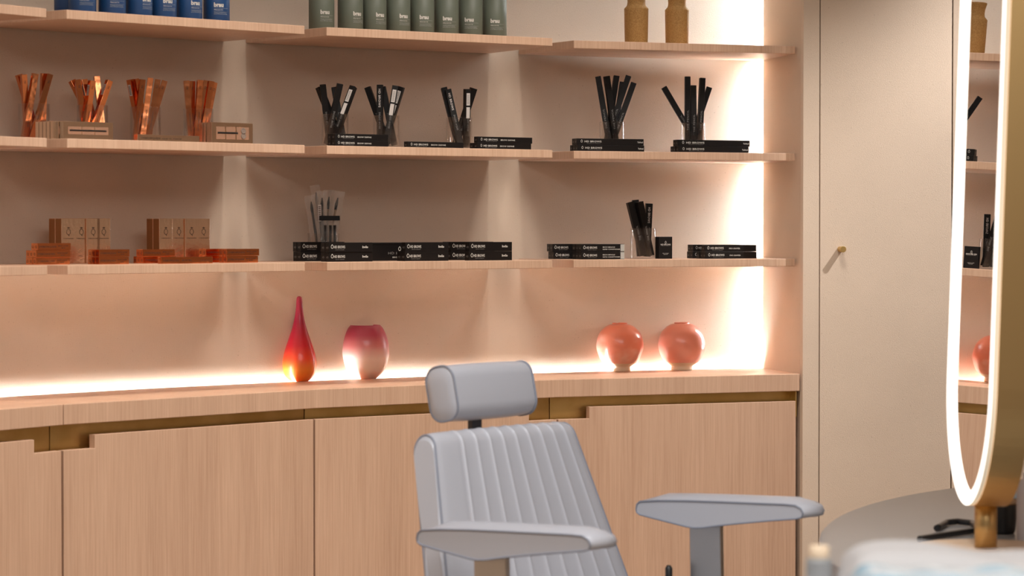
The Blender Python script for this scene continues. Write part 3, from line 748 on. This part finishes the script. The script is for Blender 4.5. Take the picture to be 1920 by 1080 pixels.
for k, nm_, px, s_, it in kk:
    z = Z2
    wh = {'left centre': 'leftmost tumbler of black cartons on the middle shelf', 'middle centre': 'second tumbler of black cartons from the left', 'right centre': 'third tumbler of black cartons from the left',
          'left corner': 'fourth tumbler of black cartons from the left', 'right corner': 'rightmost tumbler of black cartons, nearest the bright corner'}[nm_]
    c = tumbler(k, z, px, s_, RK, HK, 'clear ' + wh)
    sticks(c, px, z, .0150, it, 'black carton', 'the ' + wh, GK)
# lowest shelf: tumbler of black cartons
c = tumbler(4, Z3, 1206, .160, .0350, .0820, 'clear tumbler of black cartons on the lowest shelf')
sticks(c, 1206, Z3, .0175, [(1179, 379, -.008, 15, 'kp', .004), (1191, 375, .014, 5, 'kp', .000), (1198, 378.5, -.010, 28, 'kp', .019), (1217, 381.5, .010, 8, 'kpL', -.012)], 'black carton', 'the lowest shelf tumbler', GK)

# wrapped brushes in a tumbler
c = tumbler(3, Z3, 606.5, .250, .0405, .0700, 'clear tumbler of plastic-wrapped brushes on the lowest shelf')
def wrapped(i, b, t, w, yaw, lab, tan, barcode):
    b = c + Vector(b); t = at(*t); ax = t - b; L_ = ax.length; ax.normalize()
    e = link('wrapped_brush', None); e.empty_display_size = .03
    e.rotation_mode = 'QUATERNION'; e.rotation_quaternion = Vector((0,0,1)).rotation_difference(ax) @ Quaternion((0,0,1), math.radians(yaw)); e.location = b
    tag(e, lab, 'brush', 'plastic-wrapped brushes in the tumbler')
    mb = MB(); nx, nz = 8, 16
    for sgn in (1, -1):
        vs = []; fs = []
        for jz in range(nz+1):
            for jx in range(nx+1):
                x = (jx/nx-.5)*w; zz = jz/nz*L_
                ed = (1-(2*jx/nx-1)**2)*(1-(2*jz/nz-1)**8)
                y = sgn*(.0042*ed) + .0016*math.sin(zz*(210+15*i) + jx*2.1 + i*2)*(.4+ed)
                vs.append((x, y, zz))
        for jz in range(nz):
            for jx in range(nx):
                q = jz*(nx+1)+jx; f = (q, q+1, q+nx+2, q+nx+1); fs.append(f if sgn < 0 else f[::-1])
        mb.add(vs, fs, 0, True)
    mb.build('plastic_sleeve', FILM, e)
    mb = MB(); mb.tube([(0, 0, .006), (0, 0, L_*.25), (0, 0, L_*.72)], [.0026, .0034, .0030], 10); mb.build('handle', tan, e)
    mb = MB(); mb.tube([(0, 0, L_*.72), (0, 0, L_*.80), (.001, 0, L_*.90)], [.0034, .0042, .0012], 10); mb.build('bristles', BLACKPL, e)
    if barcode:
        mb = MB(); mb.box((-w*.36, -.0052, L_*.55), (-w*.06, -.0048, L_*.80), 0)
        for q in range(8): mb.box((-w*.31, -.0054, L_*(.57+q*.027)), (-w*.12, -.0052, L_*(.582+q*.027)), 1)
        mb.build('barcode_sticker', [BARPR, DARKPR], e)
TANH = mat('tan wood brush handle', (.36, .24, .14), .4)
wrapped(0, (-.010, -.004, .006), (581, 366, c.y-.012), .030, 8, 'leftmost wrapped brush, leaning left with dark handle', BLACKPL, False)
wrapped(1, (.004, .013, .006), (590, 347, c.y+.014), .026, -8, 'tallest wrapped brush, sticking up behind the leftmost one', BLACKPL, False)
wrapped(2, (.000, -.018, .006), (603, 358, c.y-.020), .028, 4, 'wrapped brush with white barcode sticker', BLACKPL, True)
wrapped(3, (.004, .006, .006), (617, 356, c.y+.004), .028, 0, 'middle wrapped brush with tan handle', TANH, False)
wrapped(4, (.010, -.010, .006), (635, 358, c.y-.008), .034, -8, 'rightmost wrapped brush, leaning right', TANH, False)
# black card standing in the same tumbler
p0 = at(618, 404.5, c.y - .0265)
e = empty('header_card_pack', (p0.x, p0.y, Z3 + .0055)); tag(e, 'clear pack with black header card standing in the wrapped brushes tumbler', 'packet')
hh = p0.z - Z3 - .0055
mb = MB(); mb.box((-.026, -.0016, hh - .012), (.026, .0016, hh), 0, None, .0004); o = mb.build('header_card', BLACK, e); o['label'] = 'black folded header card'
mb = MB(); mb.box((-.0215, -.0012, .0), (.0215, .0012, hh - .0125)); mb.build('sleeve', FILM, e)
for x_ in (-.011, .002, .013):
    mb = MB(); mb.tube([(x_, .0022, .003), (x_, .0022, hh*.55), (x_, .0022, hh*.78)], [.0030, .0036, .0046], 10); mb.build('dark_brush', BLACKPL, e)

# ------------------------------------------------------------------ salon chair
CH = V2(.178, 5.300); FD = V2(.775, -.632).normalized(); SD = V2(-FD.y, FD.x)
ch = link('salon_chair', None); ch.matrix_local = Matrix(((FD.x, SD.x, 0, CH.x), (FD.y, SD.y, 0, CH.y), (0, 0, 1, 0), (0, 0, 0, 1)))
tag(ch, 'pale grey vinyl salon chair with headrest before the oak cabinets', 'chair')
# local axes: x forward, y to the far side, z up
def backw(z): 
    t = (z - .48)/(.886-.48); return .605 + (.435-.605)*max(0, min(1.1, t))
TH = .058; tilt = math.radians(16.8); tv = V2(-math.sin(tilt), math.cos(tilt)); tn_ = V2(-math.cos(tilt), -math.sin(tilt))
fb = V2(-.118, .470); ftop = fb + tv*.418
prof = []   # (f, z, front mask)
nf = 22
for i in range(nf+1): 
    p = fb + tv*(.418*i/nf); prof.append((p, 1.0))
ce = ftop + tn_*TH/2
for i in range(1, 14):
    a = PI*i/14; p = ce - tn_*TH/2*math.cos(a) + tv*TH*.56*math.sin(a); prof.append((p, max(0, math.cos(a*.95))))
for i in range(nf+1):
    p = fb + tn_*TH + tv*(.418*(1-i/nf)); prof.append((p, 0))
for i in range(1, 8):
    a = PI*i/8; p = fb + tn_*TH/2 + tn_*TH/2*math.cos(a) - tv*TH*.5*math.sin(a); prof.append((p, 0))
NP = len(prof); lines = [-.66 + .187*i for i in range(9)]
us = sorted(set([round(-1 + i/48*2, 4) for i in range(49)] + [round(l+d, 4) for l in lines for d in (-.030, -.018, -.010, -.005, 0, .005, .010, .018, .030)]))
mb = MB(); vs_ = []; fs_ = []
for p, msk in prof: pass
for j, (p, msk) in enumerate(prof):
    pa, pb = prof[j-1][0], prof[(j+1) % NP][0]; tg = (pb-pa).normalized(); nn = V2(tg.y, -tg.x)
    for u_ in us:
        dsp = 0
        if msk > 0:
            near = min(abs(u_-l) for l in lines)
            inside = -.70 < u_ < .88
            chn = .0016*(1-math.exp(-(near/.028)**2)) if inside else .0004
            dsp = -(chn)*msk + .0024*math.exp(-(near/.010)**2)*msk
            dsp += .006*(1-abs(u_)**3)*msk
        edge = 1 - max(0, abs(u_)-.93)/.07
        dsp -= .003*(1-edge)**2
        w = backw(p.y)
        q = p + nn*dsp
        vs_.append((q.x, u_*w/2, q.y))
nu = len(us)
for j in range(NP):
    k = (j+1) % NP
    for i in range(nu-1): fs_.append((j*nu+i, j*nu+i+1, k*nu+i+1, k*nu+i))
mb.add(vs_, fs_, 0, True)
for side, i in ((-1, 0), (1, nu-1)):
    cen = sum((Vector(vs_[j*nu+i]) for j in range(NP)), Vector())/NP
    vv = [Vector(vs_[j*nu+i]) for j in range(NP)]
    inn = [cen + (v-cen)*.80 + Vector((0, side*.006, 0)) for v in vv]
    inn = [Vector((v.x + (w_.x-v.x)*0, w_.y, v.z)) for v, w_ in zip(vv, inn)]
    inn = [v + (cen-v).normalized()*.010 + Vector((0, side*.006, 0)) for v in vv]
    fs2 = []
    for j in range(NP):
        k = (j+1) % NP; f = (j, k, NP+k, NP+j); fs2.append(f if side < 0 else f[::-1])
    fs2.append(list(range(NP, 2*NP)) if side < 0 else list(range(NP, 2*NP))[::-1])
    mb.add(vv + inn, fs2, 0, False)
back = mb.build('backrest', VINYL, ch)
for side, i in ((-1, 0), (1, nu-1)):
    mb = MB(); mb.tube([Vector(vs_[j*nu+i]) + Vector((0, side*.0005, 0)) for j in range(NP)], .0023, 8, closed=True)
    o = mb.build('piping', PIPING, back); o['label'] = 'blue grey piping'
# headrest
def roundrect(a, b, r, n=6):
    out = []
    for cx, cy, q in ((a-r, b-r, 0), (-a+r, b-r, 1), (-a+r, -b+r, 2), (a-r, -b+r, 3)):
        for i in range(n+1):
            t = PI/2*(q + i/n); out.append(V2(cx + r*math.cos(t), cy + r*math.sin(t)))
    return out
hc = Vector((-.308, 0, .9655)); ht = math.radians(12); W_ = .247
hv = roundrect(.036, .054, .029); NH = len(hv)
def hp(p, y, g=0):
    q = p + (p.normalized()*g if g else V2(0, 0)); x = q.x*math.cos(ht) - q.y*math.sin(ht); z = q.x*math.sin(ht) + q.y*math.cos(ht)
    return hc + Vector((x, y, z))
mb = MB(); ys = [-1, -.985, -.95, -.85, -.6, -.3, 0, .3, .6, .85, .95, .985, 1]; vs_ = []; fs_ = []
for y in ys:
    for p in hv: vs_.append(hp(p, y*W_/2, .003*(1-abs(y)**4) - .0015*(abs(y) > .99)))
for i in range(len(ys)-1):
    for j in range(NH):
        k = (j+1) % NH; fs_.append((i*NH+j, i*NH+k, (i+1)*NH+k, (i+1)*NH+j))
mb.add(vs_, fs_, 0, True)
for side in (-1, 1):
    base = [hp(p, side*W_/2) for p in hv]; r1 = [hp(p*.86, side*(W_/2 + .0045)) for p in hv]; r2 = [hp(p*.5, side*(W_/2 + .007)) for p in hv]
    fs2 = []
    for a_, b_ in ((0, NH), (NH, 2*NH)):
        for j in range(NH):
            k = (j+1) % NH; f = (a_+j, b_+j, b_+k, a_+k); fs2.append(f if side < 0 else f[::-1])
    fs2.append(list(range(2*NH, 3*NH))[::-1] if side < 0 else list(range(2*NH, 3*NH)))
    mb.add(base + r1 + r2, fs2, 0, True)
head = mb.build('headrest', VINYL, ch)
for side in (-1, 1):
    mb = MB(); mb.tube([hp(p, side*(W_/2+.0005), .001) for p in hv], .0022, 8, closed=True); o = mb.build('piping', PIPING, head); o['label'] = 'blue grey piping'
mb = MB(); mb.box((-.318, -.034, .84), (-.304, -.004, .95), 0, None, .002); mb.build('headrest_post', DARKMETAL, ch)
# armrests
aprof = [(-.148, .712), (-.146, .722), (-.138, .7285), (-.09, .7335), (-.02, .7375), (.06, .7405), (.14, .7430), (.22, .7455), (.245, .7450), (.258, .7395), (.263, .731), (.260, .7225), (.246, .7185), (.18, .7100), (.10, .6985), (.05, .6905), (.02, .6850), (.0, .6832), (-.02, .6845), (-.06, .6900), (-.11, .6970), (-.138, .7010), (-.146, .7055)]
NA = len(aprof)
def arm(side):
    yc = side*.345; hw = .0375
    mb = MB(); ts = [-1, -.96, -.88, -.7, -.4, 0, .4, .7, .88, .96, 1]; vs_ = []; fs_ = []
    for t in ts:
        for f, z in aprof:
            top = 1 if z > .726 and -.147 < f < .262 else 0
            frt = max(0, (f-.235)/.028)
            zz = z + (.0125*(1-abs(t)**2.6)*top*min(1, (f+.150)/.05)*min(1, max(0, (.275-f)/.05)))
            ff = f + .012*frt*(1-abs(t)**2.5)
            vs_.append((ff, yc + t*hw, zz))
    for i in range(len(ts)-1):
        for j in range(NA):
            k = (j+1) % NA; fs_.append((i*NA+j, i*NA+k, (i+1)*NA+k, (i+1)*NA+j)[::-1])
    mb.add(vs_, fs_, 0, True)
    mb.add([vs_[j] for j in range(NA)], [list(range(NA))]); o_ = (len(ts)-1)*NA
    mb.add([vs_[o_+j] for j in range(NA)], [list(range(NA))[::-1]])
    a = mb.build('armrest', VINYL, ch)
    for t in (-1, 1):
        mb = MB(); mb.tube([(f, yc + t*(hw+.0005), z) for f, z in aprof], .0019, 8, closed=True); o = mb.build('piping', PIPING, a); o['label'] = 'blue grey piping'
    mb = MB(); mb.add([(-.036, yc-.006, .693), (.042, yc-.006, .693), (.048, yc-.006, .40), (-.030, yc-.006, .40), (-.036, yc+.006, .693), (.042, yc+.006, .693), (.048, yc+.006, .40), (-.030, yc+.006, .40)],
                      [(0,3,2,1),(4,5,6,7),(0,1,5,4),(1,2,6,5),(2,3,7,6),(3,0,4,7)])
    o = mb.build('arm_post', STEEL, ch); bevel_obj(o, .002)
arm(-1); arm(1)
mb = MB(); mb.box((-.10, -.285, .385), (.36, .285, .50), 0, None, .028); mb.build('seat', VINYL, ch)
mb = MB(); mb.box((-.13, -.352, .36), (.33, .352, .41), 0, None, .006); mb.build('seat_frame', DARKMETAL, ch)
mb = MB(); mb.lathe([(.055, .02), (.055, .12), (.04, .13), (.04, .365)], 32, 0, Matrix.Translation((.1, 0, 0))); mb.build('column', STEEL, ch)
mb = MB(); mb.lathe([(.30, 0), (.30, .012), (.27, .022), (.06, .03)], 48, 0, Matrix.Translation((.1, 0, 0))); mb.build('base', STEEL, ch)
mb = MB(); mb.tube([(-.059, .300, .40), (-.059, .300, .55), (-.059, .300, .597), (-.059, .300, .603)], [.0045, .0075, .0075, .004], 16); o = mb.build('recline_lever', BLACKPL, ch); o['label'] = 'black recline lever'

# ------------------------------------------------------------------ table with the lit mirror
ZT = .70
tc_ = V2(1.6, 4.9); 
def tab(s): return [V2(tc_.x + 1.030*s*math.cos(2*PI*i/120), tc_.y + (1.60-(1-s)*1.03)*math.sin(2*PI*i/120)) for i in range(120)]
te = empty('oval_table', (tc_.x, tc_.y, 0)); tag(te, 'grey oval table carrying the lit mirror', 'table')
mb = MB(); mb.prism([p - tc_ for p in tab(1)], ZT - .03, ZT); o = mb.build('table_top', TABLE, te); bevel_obj(o, .003)
mb = MB(); mb.lathe([(.30, 0), (.30, .02), (.10, .05), (.09, ZT-.05), (.2, ZT-.03)], 40); mb.build('pedestal', BRONZE, te)

phi = math.radians(-.66); md_ = Vector((math.sin(phi), math.cos(phi), 0)); nl = Vector((-math.cos(phi), math.sin(phi), 0))
tl = math.radians(1.8); upv = Vector((0, 0, 1))*math.cos(tl) - nl*math.sin(tl); nv = nl*math.cos(tl) + Vector((0, 0, 1))*math.sin(tl)
tip = at(1818, 947, 5.0); MR, MS = .228, .36
mc = tip + upv*(MR + MS)
MM = Matrix(((md_.x, upv.x, nv.x, mc.x), (md_.y, upv.y, nv.y, mc.y), (md_.z, upv.z, nv.z, mc.z), (0, 0, 0, 1)))
def stad(off, n=40):
    out = []; r = MR + off
    for q, cy in ((0, MS), (1, -MS)):
        for i in range(n+1):
            t = PI*q + PI*i/n; out.append((r*math.cos(t), cy + r*math.sin(t)))
    return out
def sweep(section, mats_idx=None, closed=True):
    mb = MB(); rings = [[(x, y, h) for x, y in stad(o)] for o, h in section]; n = len(rings[0]); m_ = len(rings)
    for a in range(m_ if closed else m_-1):
        b = (a+1) % m_
        mb.add(rings[a] + rings[b], [(i, (i+1) % n, n+(i+1) % n, n+i) for i in range(n)], mats_idx[a] if mats_idx else 0, False)
    return mb
me_ = link('table_mirror', None); me_.matrix_world = Matrix.Translation((mc.x, mc.y, ZT))
tag(me_, 'tall pill-shaped mirror with lit ring and bronze frame on the grey table', 'mirror')
ML = Matrix.Translation((-mc.x, -mc.y, -ZT)) @ MM
sweep([(0, 0), (0, -.060), (-.02, -.060), (-.02, 0)]).build('frame', BRONZE, me_, ML)
mb = MB(); s_ = stad(-.018); mb.add([(x, y, -.012) for x, y in s_] + [(x, y, -.055) for x, y in s_], [list(range(len(s_))), list(range(len(s_), 2*len(s_)))[::-1]]); mb.build('back_panel', BRONZE, me_, ML)
mb = MB(); s_ = stad(-.0215); mb.add([(x, y, .002) for x, y in s_], [list(range(len(s_)))])
mb.add([(x, y, -.006) for x, y in s_], [list(range(len(s_)))[::-1]]); n_ = len(s_)
mb.add([(x, y, .002) for x, y in s_] + [(x, y, -.006) for x, y in s_], [(i, n_+i, n_+(i+1) % n_, (i+1) % n_) for i in range(n_)])
mb.build('glass', MIRROR, me_, ML)
rs = [(-.0005, .0005), (-.0005, .0090), (-.002, .0105), (-.021, .0105), (-.023, .0090), (-.023, .0005)]
o = sweep(rs, [1, 0, 0, 0, 0, 0]).build('light_ring', [RING, RINGEDGE], me_, ML); o['label'] = 'glowing white ring'
pb = tip - upv*.0 - nv*.030
mb = MB(); mb.tube([(pb.x - mc.x, pb.y - mc.y, .004), (pb.x - mc.x, pb.y - mc.y, tip.z - ZT + .012)], .0205, 32); mb.build('post', BRONZE, me_)
mb = MB(); mb.lathe([(.150, 0), (.150, .004), (.146, .006)], 56, 0, Matrix.Translation((pb.x - mc.x, pb.y - mc.y, .0))); mb.build('base_plate', CHAMP, me_)

# things on the table
q0 = [atz(1724, 1017.5, ZT), atz(1750, 1013, ZT), atz(1790, 1007, ZT), atz(1836, 1000, ZT), atz(1822, 987, ZT), atz(1795, 984, ZT), atz(1775, 986, ZT), atz(1752, 999, ZT)]
pp = []
for i in range(len(q0)-1):
    for j in range(6): pp.append(q0[i].lerp(q0[i+1], j/6) + Vector((0, 0, .0070)))
mb = MB(); mb.tube(pp, .0062, 10); o = mb.build('loose_cable', BLACKPL)
tag(o, 'black cable lying on the grey table behind the mirror post', 'cable')
c = atz(1878, 1000, ZT); e = empty('black_pot', (c.x, c.y, ZT)); tag(e, 'black jar behind the mirror frame on the grey table', 'jar')
mb = MB(); mb.lathe(smoothprof([(.020, 0), (.026, .004), (.0285, .03), (.0285, .058)], 4), 36); mb.build('jar_body', BLACKPL, e)
mb = MB(); mb.lathe([(.0295, .058), (.0295, .068), (.027, .070)], 36); o = mb.build('lid', mat('tan wood lid', (.55, .36, .22), .5), e); o['label'] = 'tan wood lid'
mb = MB(); vs_ = []; fs_ = []
BLUEW = mat('white tissue with blue print', (.8, .8, .82), .5)
L(BLUEW, ramp(BLUEW, noise(BLUEW, 16, 2), [(.48, (.82,.83,.85)), (.60, (.42,.62,.78))]), P(BLUEW).inputs['Base Color'])
for i in range(7):
    for j in range(7):
        x = (i/6-.5)*.044; y = (j/6-.5)*.04; ed = max(abs(i/6-.5), abs(j/6-.5))*2
        vs_.append((x, y, .012 + .024*(1-ed**3) + .006*math.sin(i*1.9+j*1.3)))
for i in range(6):
    for j in range(6): a_ = i*7+j; fs_.append((a_, a_+7, a_+8, a_+1))
mb.add(vs_, fs_, 0, True); mb.box((-.022, -.02, 0), (.022, .02, .011), 0)
o = mb.build('tissue_pack', BLUEW); o.location = (c.x + .009, c.y, ZT + .0702); tag(o, 'white and blue tissue pack lying on the black jar', 'tissue pack')
c2 = atz(1926, 1012, ZT)
mb = MB(); mb.lathe(smoothprof([(.018, 0), (.020, .003), (.020, .100), (.016, .112), (.009, .118), (.009, .128)], 4), 32); o = mb.build('pale_bottle', mat('pale mauve grey plastic', (.55, .50, .50), .4)); o.location = (c2.x, c2.y, ZT)
tag(o, 'pale grey bottle cut off by the right edge beside the black jar', 'bottle')

# ------------------------------------------------------------------ foreground trolley and its packs
TZ = .850
tr = empty('trolley', (.60, 3.22, 0)); tag(tr, 'white salon trolley at the bottom right corner in the foreground', 'trolley')
mb = MB(); mb.box((-.28, -.20, TZ-.025), (.28, .20, TZ), 0, None, .006); mb.build('tray', WHITEPL, tr)
mb = MB(); mb.box((-.27, -.19, .30), (.27, .19, .315), 0, None, .004); mb.build('shelf', WHITEPL, tr)
for sx in (-.255, .255):
    for sy in (-.175, .175):
        mb = MB(); mb.tube([(sx, sy, .03), (sx, sy, TZ-.022)], .011, 12); mb.build('leg', STEEL, tr)
        mb = MB(); mb.lathe([(.012, -.012), (.026, -.012), (.026, .012), (.012, .012)], 20, 0, Matrix.Translation((sx, sy, .0262)) @ Matrix.Rotation(PI/2, 4, 'X')); mb.build('castor', BLACKPL, tr)
c = at(1536, 1060, 3.36); e = empty('small_bottle', (c.x, c.y, TZ)); tag(e, 'small grey bottle with beige cap, left of the white pack', 'bottle')
mb = MB(); mb.lathe(smoothprof([(.0155, 0), (.0168, .003), (.0168, .032), (.0152, .0372), (.0115, .0385)], 4), 32); mb.build('bottle_body', mat('grey bottle plastic', (.28, .29, .30), .35), e)
mb = MB(); mb.lathe([(.0120, .0385), (.0123, .040), (.0123, .0525), (.0105, .054)], 28); o = mb.build('cap', mat('beige cap', (.78, .62, .45), .4), e); o['label'] = 'beige cap'
def pack(x0, x1, y0, y1, hl, hr, seed, m, name, label, cat):
    rnd = random.Random(seed); mb = MB(); nx, ny = 34, 16; ph = [rnd.uniform(0, 6) for _ in range(6)]
    for top in (1, 0):
        vs_ = []; fs_ = []
        for i in range(nx+1):
            for j in range(ny+1):
                u_ = i/nx; v_ = j/ny; ed = (1-abs(2*u_-1)**9)*(1-abs(2*v_-1)**5)
                h = (hl + (hr-hl)*u_ - .006*math.sin(u_*PI))*(ed**.45) if top else 0
                h += top*ed*(.0022*math.sin(u_*19+ph[0]+v_*3) + .0016*math.sin(v_*14+ph[1]+u_*9))
                vs_.append((x0+(x1-x0)*u_, y0+(y1-y0)*v_, TZ + .0004 + h))
        for i in range(nx):
            for j in range(ny):
                a_ = i*(ny+1)+j; f = (a_, a_+ny+1, a_+ny+2, a_+1); fs_.append(f if top else f[::-1])
        mb.add(vs_, fs_, 0, True)
    o = mb.build(name, m); tag(o, label, cat); return o
BLUEP = mat('white film with pale blue print', (.8, .85, .9), .25)
L(BLUEP, ramp(BLUEP, noise(BLUEP, 13, 1, (1, 1, 4)), [(.40, (.50,.55,.60)), (.54, (.36,.49,.58)), (.64, (.22,.38,.49))]), P(BLUEP).inputs['Base Color'])
pack(.398, .85, 3.225, 3.395, .0690, .0400, 3, WHITEPAP, 'towel_pack', 'folded white towel pack lying on the foreground trolley', 'towel')
pack(.385, .62, 3.035, 3.205, .0600, .0560, 5, BLUEP, 'printed_packet', 'white packet with pale blue print in front of the towel pack', 'packet')

# ------------------------------------------------------------------ lights
def area(name, loc_, sx, sy, e, c=(1, .9, .8), rot=(0, 0, 0)):
    l = bpy.data.lights.new(name, 'AREA'); l.shape = 'RECTANGLE'; l.size = sx; l.size_y = sy; l.energy = e; l.color = c
    o = bpy.data.objects.new(name, l); col.objects.link(o); o.location = loc_; o.rotation_euler = rot; return o
def spot(name, loc_, target, e, deg, blend=.5, r=.03, c=(1, .86, .70)):
    l = bpy.data.lights.new(name, 'SPOT'); l.energy = e; l.spot_size = math.radians(deg); l.spot_blend = blend; l.shadow_soft_size = r; l.color = c
    o = bpy.data.objects.new(name, l); col.objects.link(o); o.location = loc_
    o.rotation_euler = (Vector(target) - Vector(loc_)).to_track_quat('-Z', 'Y').to_euler(); return o
area('ambient_fill', (.5, 2.0, 2.72), 2.4, 2.6, 84, (1, .97, .93))  # added soft fill under the ceiling, raises the ambient level
area('ambient_fill', (-1.3, 3.6, 2.72), .9, 1.4, 20, (1, .97, .93))  # second added fill, lifts the left side of the room
def down(J, e_, out, r=.045):
    d_ = (J - CC).normalized(); p = J - d_*out; t = J - d_*.1
    spot('downlight', (p.x, p.y, 2.70), (t.x, t.y, 1.0), e_, 70, .9, r, (1, .93, .84))
for J in (J1, J2, J3): down(J, 23, .92, .05)
for a_, b_, e_ in ((JM, J0, 60), (J0, J1, 60), (J1, J2, 60), (J2, J3, 60), (J3, J4, 50)): down((a_+b_)/2, e_*.95, .80, .16)
spot('downlight', (2.05, 6.85, 2.70), (1.22, 7.43, 1.08), 160, 58, .9, .02, (1, .97, .94))
spot('downlight', (.25, 4.5, 2.70), (.15, 5.3, .8), 80, 60, .8, .10, (.95, .98, 1))
for y_ in (2.2, 3.9): spot('foil_reflection_light', (XR - .75, y_, 2.70), (XR, y_, .9), 60, 75, .5, .03, (1, .94, .86))  # added spots brighten the unseen side wall that the foil boxes reflect
w = bpy.data.worlds.new('world'); scene.world = w; w.use_nodes = True
w.node_tree.nodes['Background'].inputs[0].default_value = (1, .92, .85, 1); w.node_tree.nodes['Background'].inputs[1].default_value = .05
